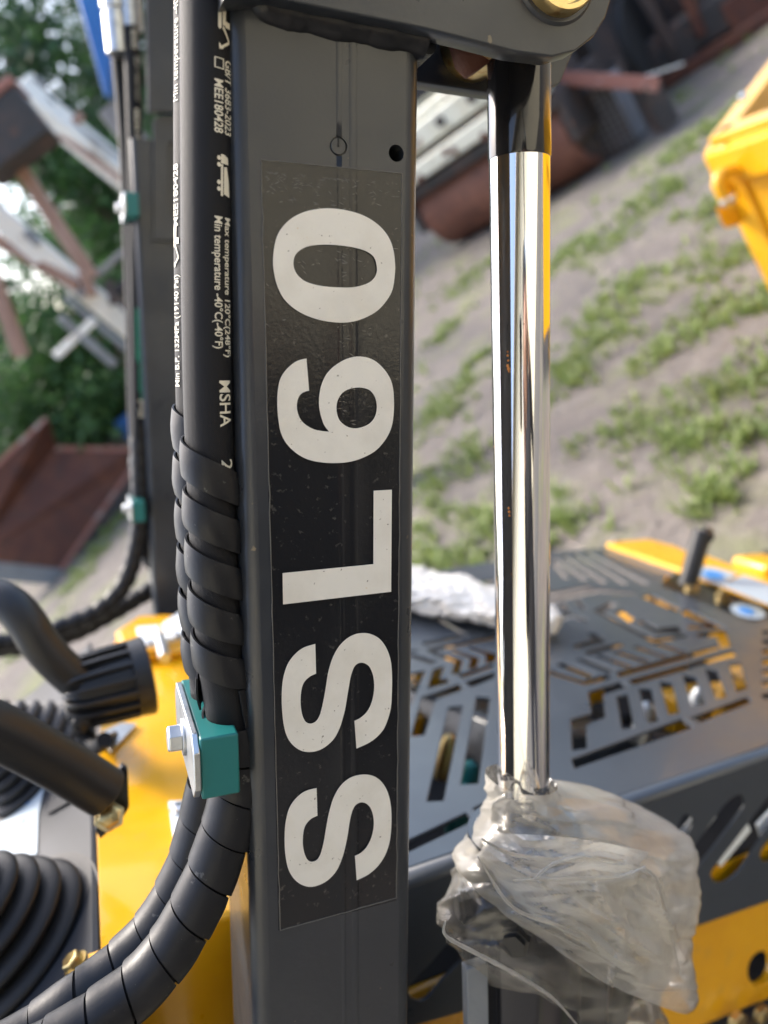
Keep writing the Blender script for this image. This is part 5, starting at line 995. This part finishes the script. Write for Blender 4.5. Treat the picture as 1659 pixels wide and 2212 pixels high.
# ---- photographer, mirrored in the rod and the sticker
def person(px, py):
    V = []; E = []; Rr = []
    def v(x, y, z, r, par=None):
        V.append((x, y, z)); Rr.append(r)
        if par is not None: E.append((par, len(V) - 1))
        return len(V) - 1
    hip = v(0, 0, .95, .15); wst = v(0, .01, 1.10, .135, hip); ch = v(0, .0, 1.30, .155, wst); nk = v(0, .01, 1.47, .062, ch); hd = v(0, .04, 1.56, .082, nk); tp_ = v(0, .03, 1.68, .085, hd)
    v(0, .115, 1.585, .022, hd)
    for s in (-1, 1):
        k = v(s * .10, .02, .52, .066, v(s * .10, .0, .86, .092, hip)); an = v(s * .11, -.02, .10, .042, k); v(s * .12, .13, .045, .036, an)
        sh = v(s * .19, .0, 1.41, .066, ch); el = v(s * .25, .12, 1.17, .044, sh); wr = v(s * .10, .27, 1.47, .026, el); pm = v(s * .075, .305, 1.53, .028, wr)
        v(s * .045, .325, 1.52, .009, v(s * .062, .325, 1.50, .010, pm))
        for f, (dx, dz) in enumerate(((.0, .055), (.012, .062), (.024, .056), (.034, .042))): v(s * (.052 - dx * .2), .34 , 1.545 + dz * .9 - .02 * f, .0078, v(s * (.07 + dx * .3), .33, 1.54 + dz * .6 - .02 * f, .0086, pm))
    me = bpy.data.meshes.new('person'); me.from_pydata(V, E, []); o = bpy.data.objects.new('body_tmp', me); sc.collection.objects.link(o)
    sk = o.modifiers.new('skin', 'SKIN'); sk.use_smooth_shade = True
    for q, r in zip(me.skin_vertices[0].data, Rr): q.radius = (r, r)
    me.skin_vertices[0].data[0].use_root = True
    ss = o.modifiers.new('sub', 'SUBSURF'); ss.levels = 2; ss.render_levels = 2
    m2 = bpy.data.meshes.new_from_object(o.evaluated_get(bpy.context.evaluated_depsgraph_get())); bpy.data.objects.remove(o)
    skin = mat('skin', (.36, .21, .14), .5); shirt = mat('black_shirt_cloth', (.012, .012, .014), .85); jeans = mat('dark_trousers_cloth', (.018, .02, .028), .85)
    o = bpy.data.objects.new('person', m2); o.location = (px, py, 0); sc.collection.objects.link(o); m2.materials.clear()
    for q in (skin, shirt, jeans): m2.materials.append(q)
    for p in m2.polygons:
        c = p.center; p.use_smooth = True
        p.material_index = 2 if c.z < .93 and not c.y > .1 or c.z < .8 else (1 if c.z < 1.45 and not (c.y > .22 and c.z > 1.42) else 0)
    tag(o, 'person in a black shirt and dark trousers holding a phone up with both hands', 'person')
    hb = MB(); hb.lathe(Vector((px, py - .005, 1.655)), UPW, [(-.05, .088), (.0, .101), (.06, .096), (.10, .06), (.115, 0)], 24); hb.build('hair', 'inside', o)
person(.13, -.42)
ph = MB(); ph.box(CAM - FW * .016 - UP * .03 , RT * .036, UP * .074, FW * .004); ph.thing('phone', 'black_gloss', 'black phone held upright in front of the photographer', 'phone', bevel=.006)
st = MB()
for _ in range(1500):
    x, y = random.uniform(-3, 9), random.uniform(1.4, 12); r_ = random.choice((.008, .012, .016, .03)) * random.uniform(.6, 1.4); c = Vector((x, y, gheight(x, y) + r_ * .2)); a = random.uniform(0, 3)
    e1_, e2_ = Vector((math.cos(a), math.sin(a), 0)) * r_, Vector((-math.sin(a), math.cos(a), 0)) * r_ * random.uniform(.6, 1); e3_ = UPW * r_ * random.uniform(.4, .8)
    st.add([c + e1_, c + e2_, c - e1_, c - e2_, c + e3_, c - e3_], [(0, 1, 4), (1, 2, 4), (2, 3, 4), (3, 0, 4), (1, 0, 5), (2, 1, 5), (3, 2, 5), (0, 3, 5)])
o = st.build('gravel', mat('pale_stone', (.30, .27, .24), .9, var=(3, (.18, .16, .15), .45, .6)), None, smooth=False); o['kind'] = 'stuff'
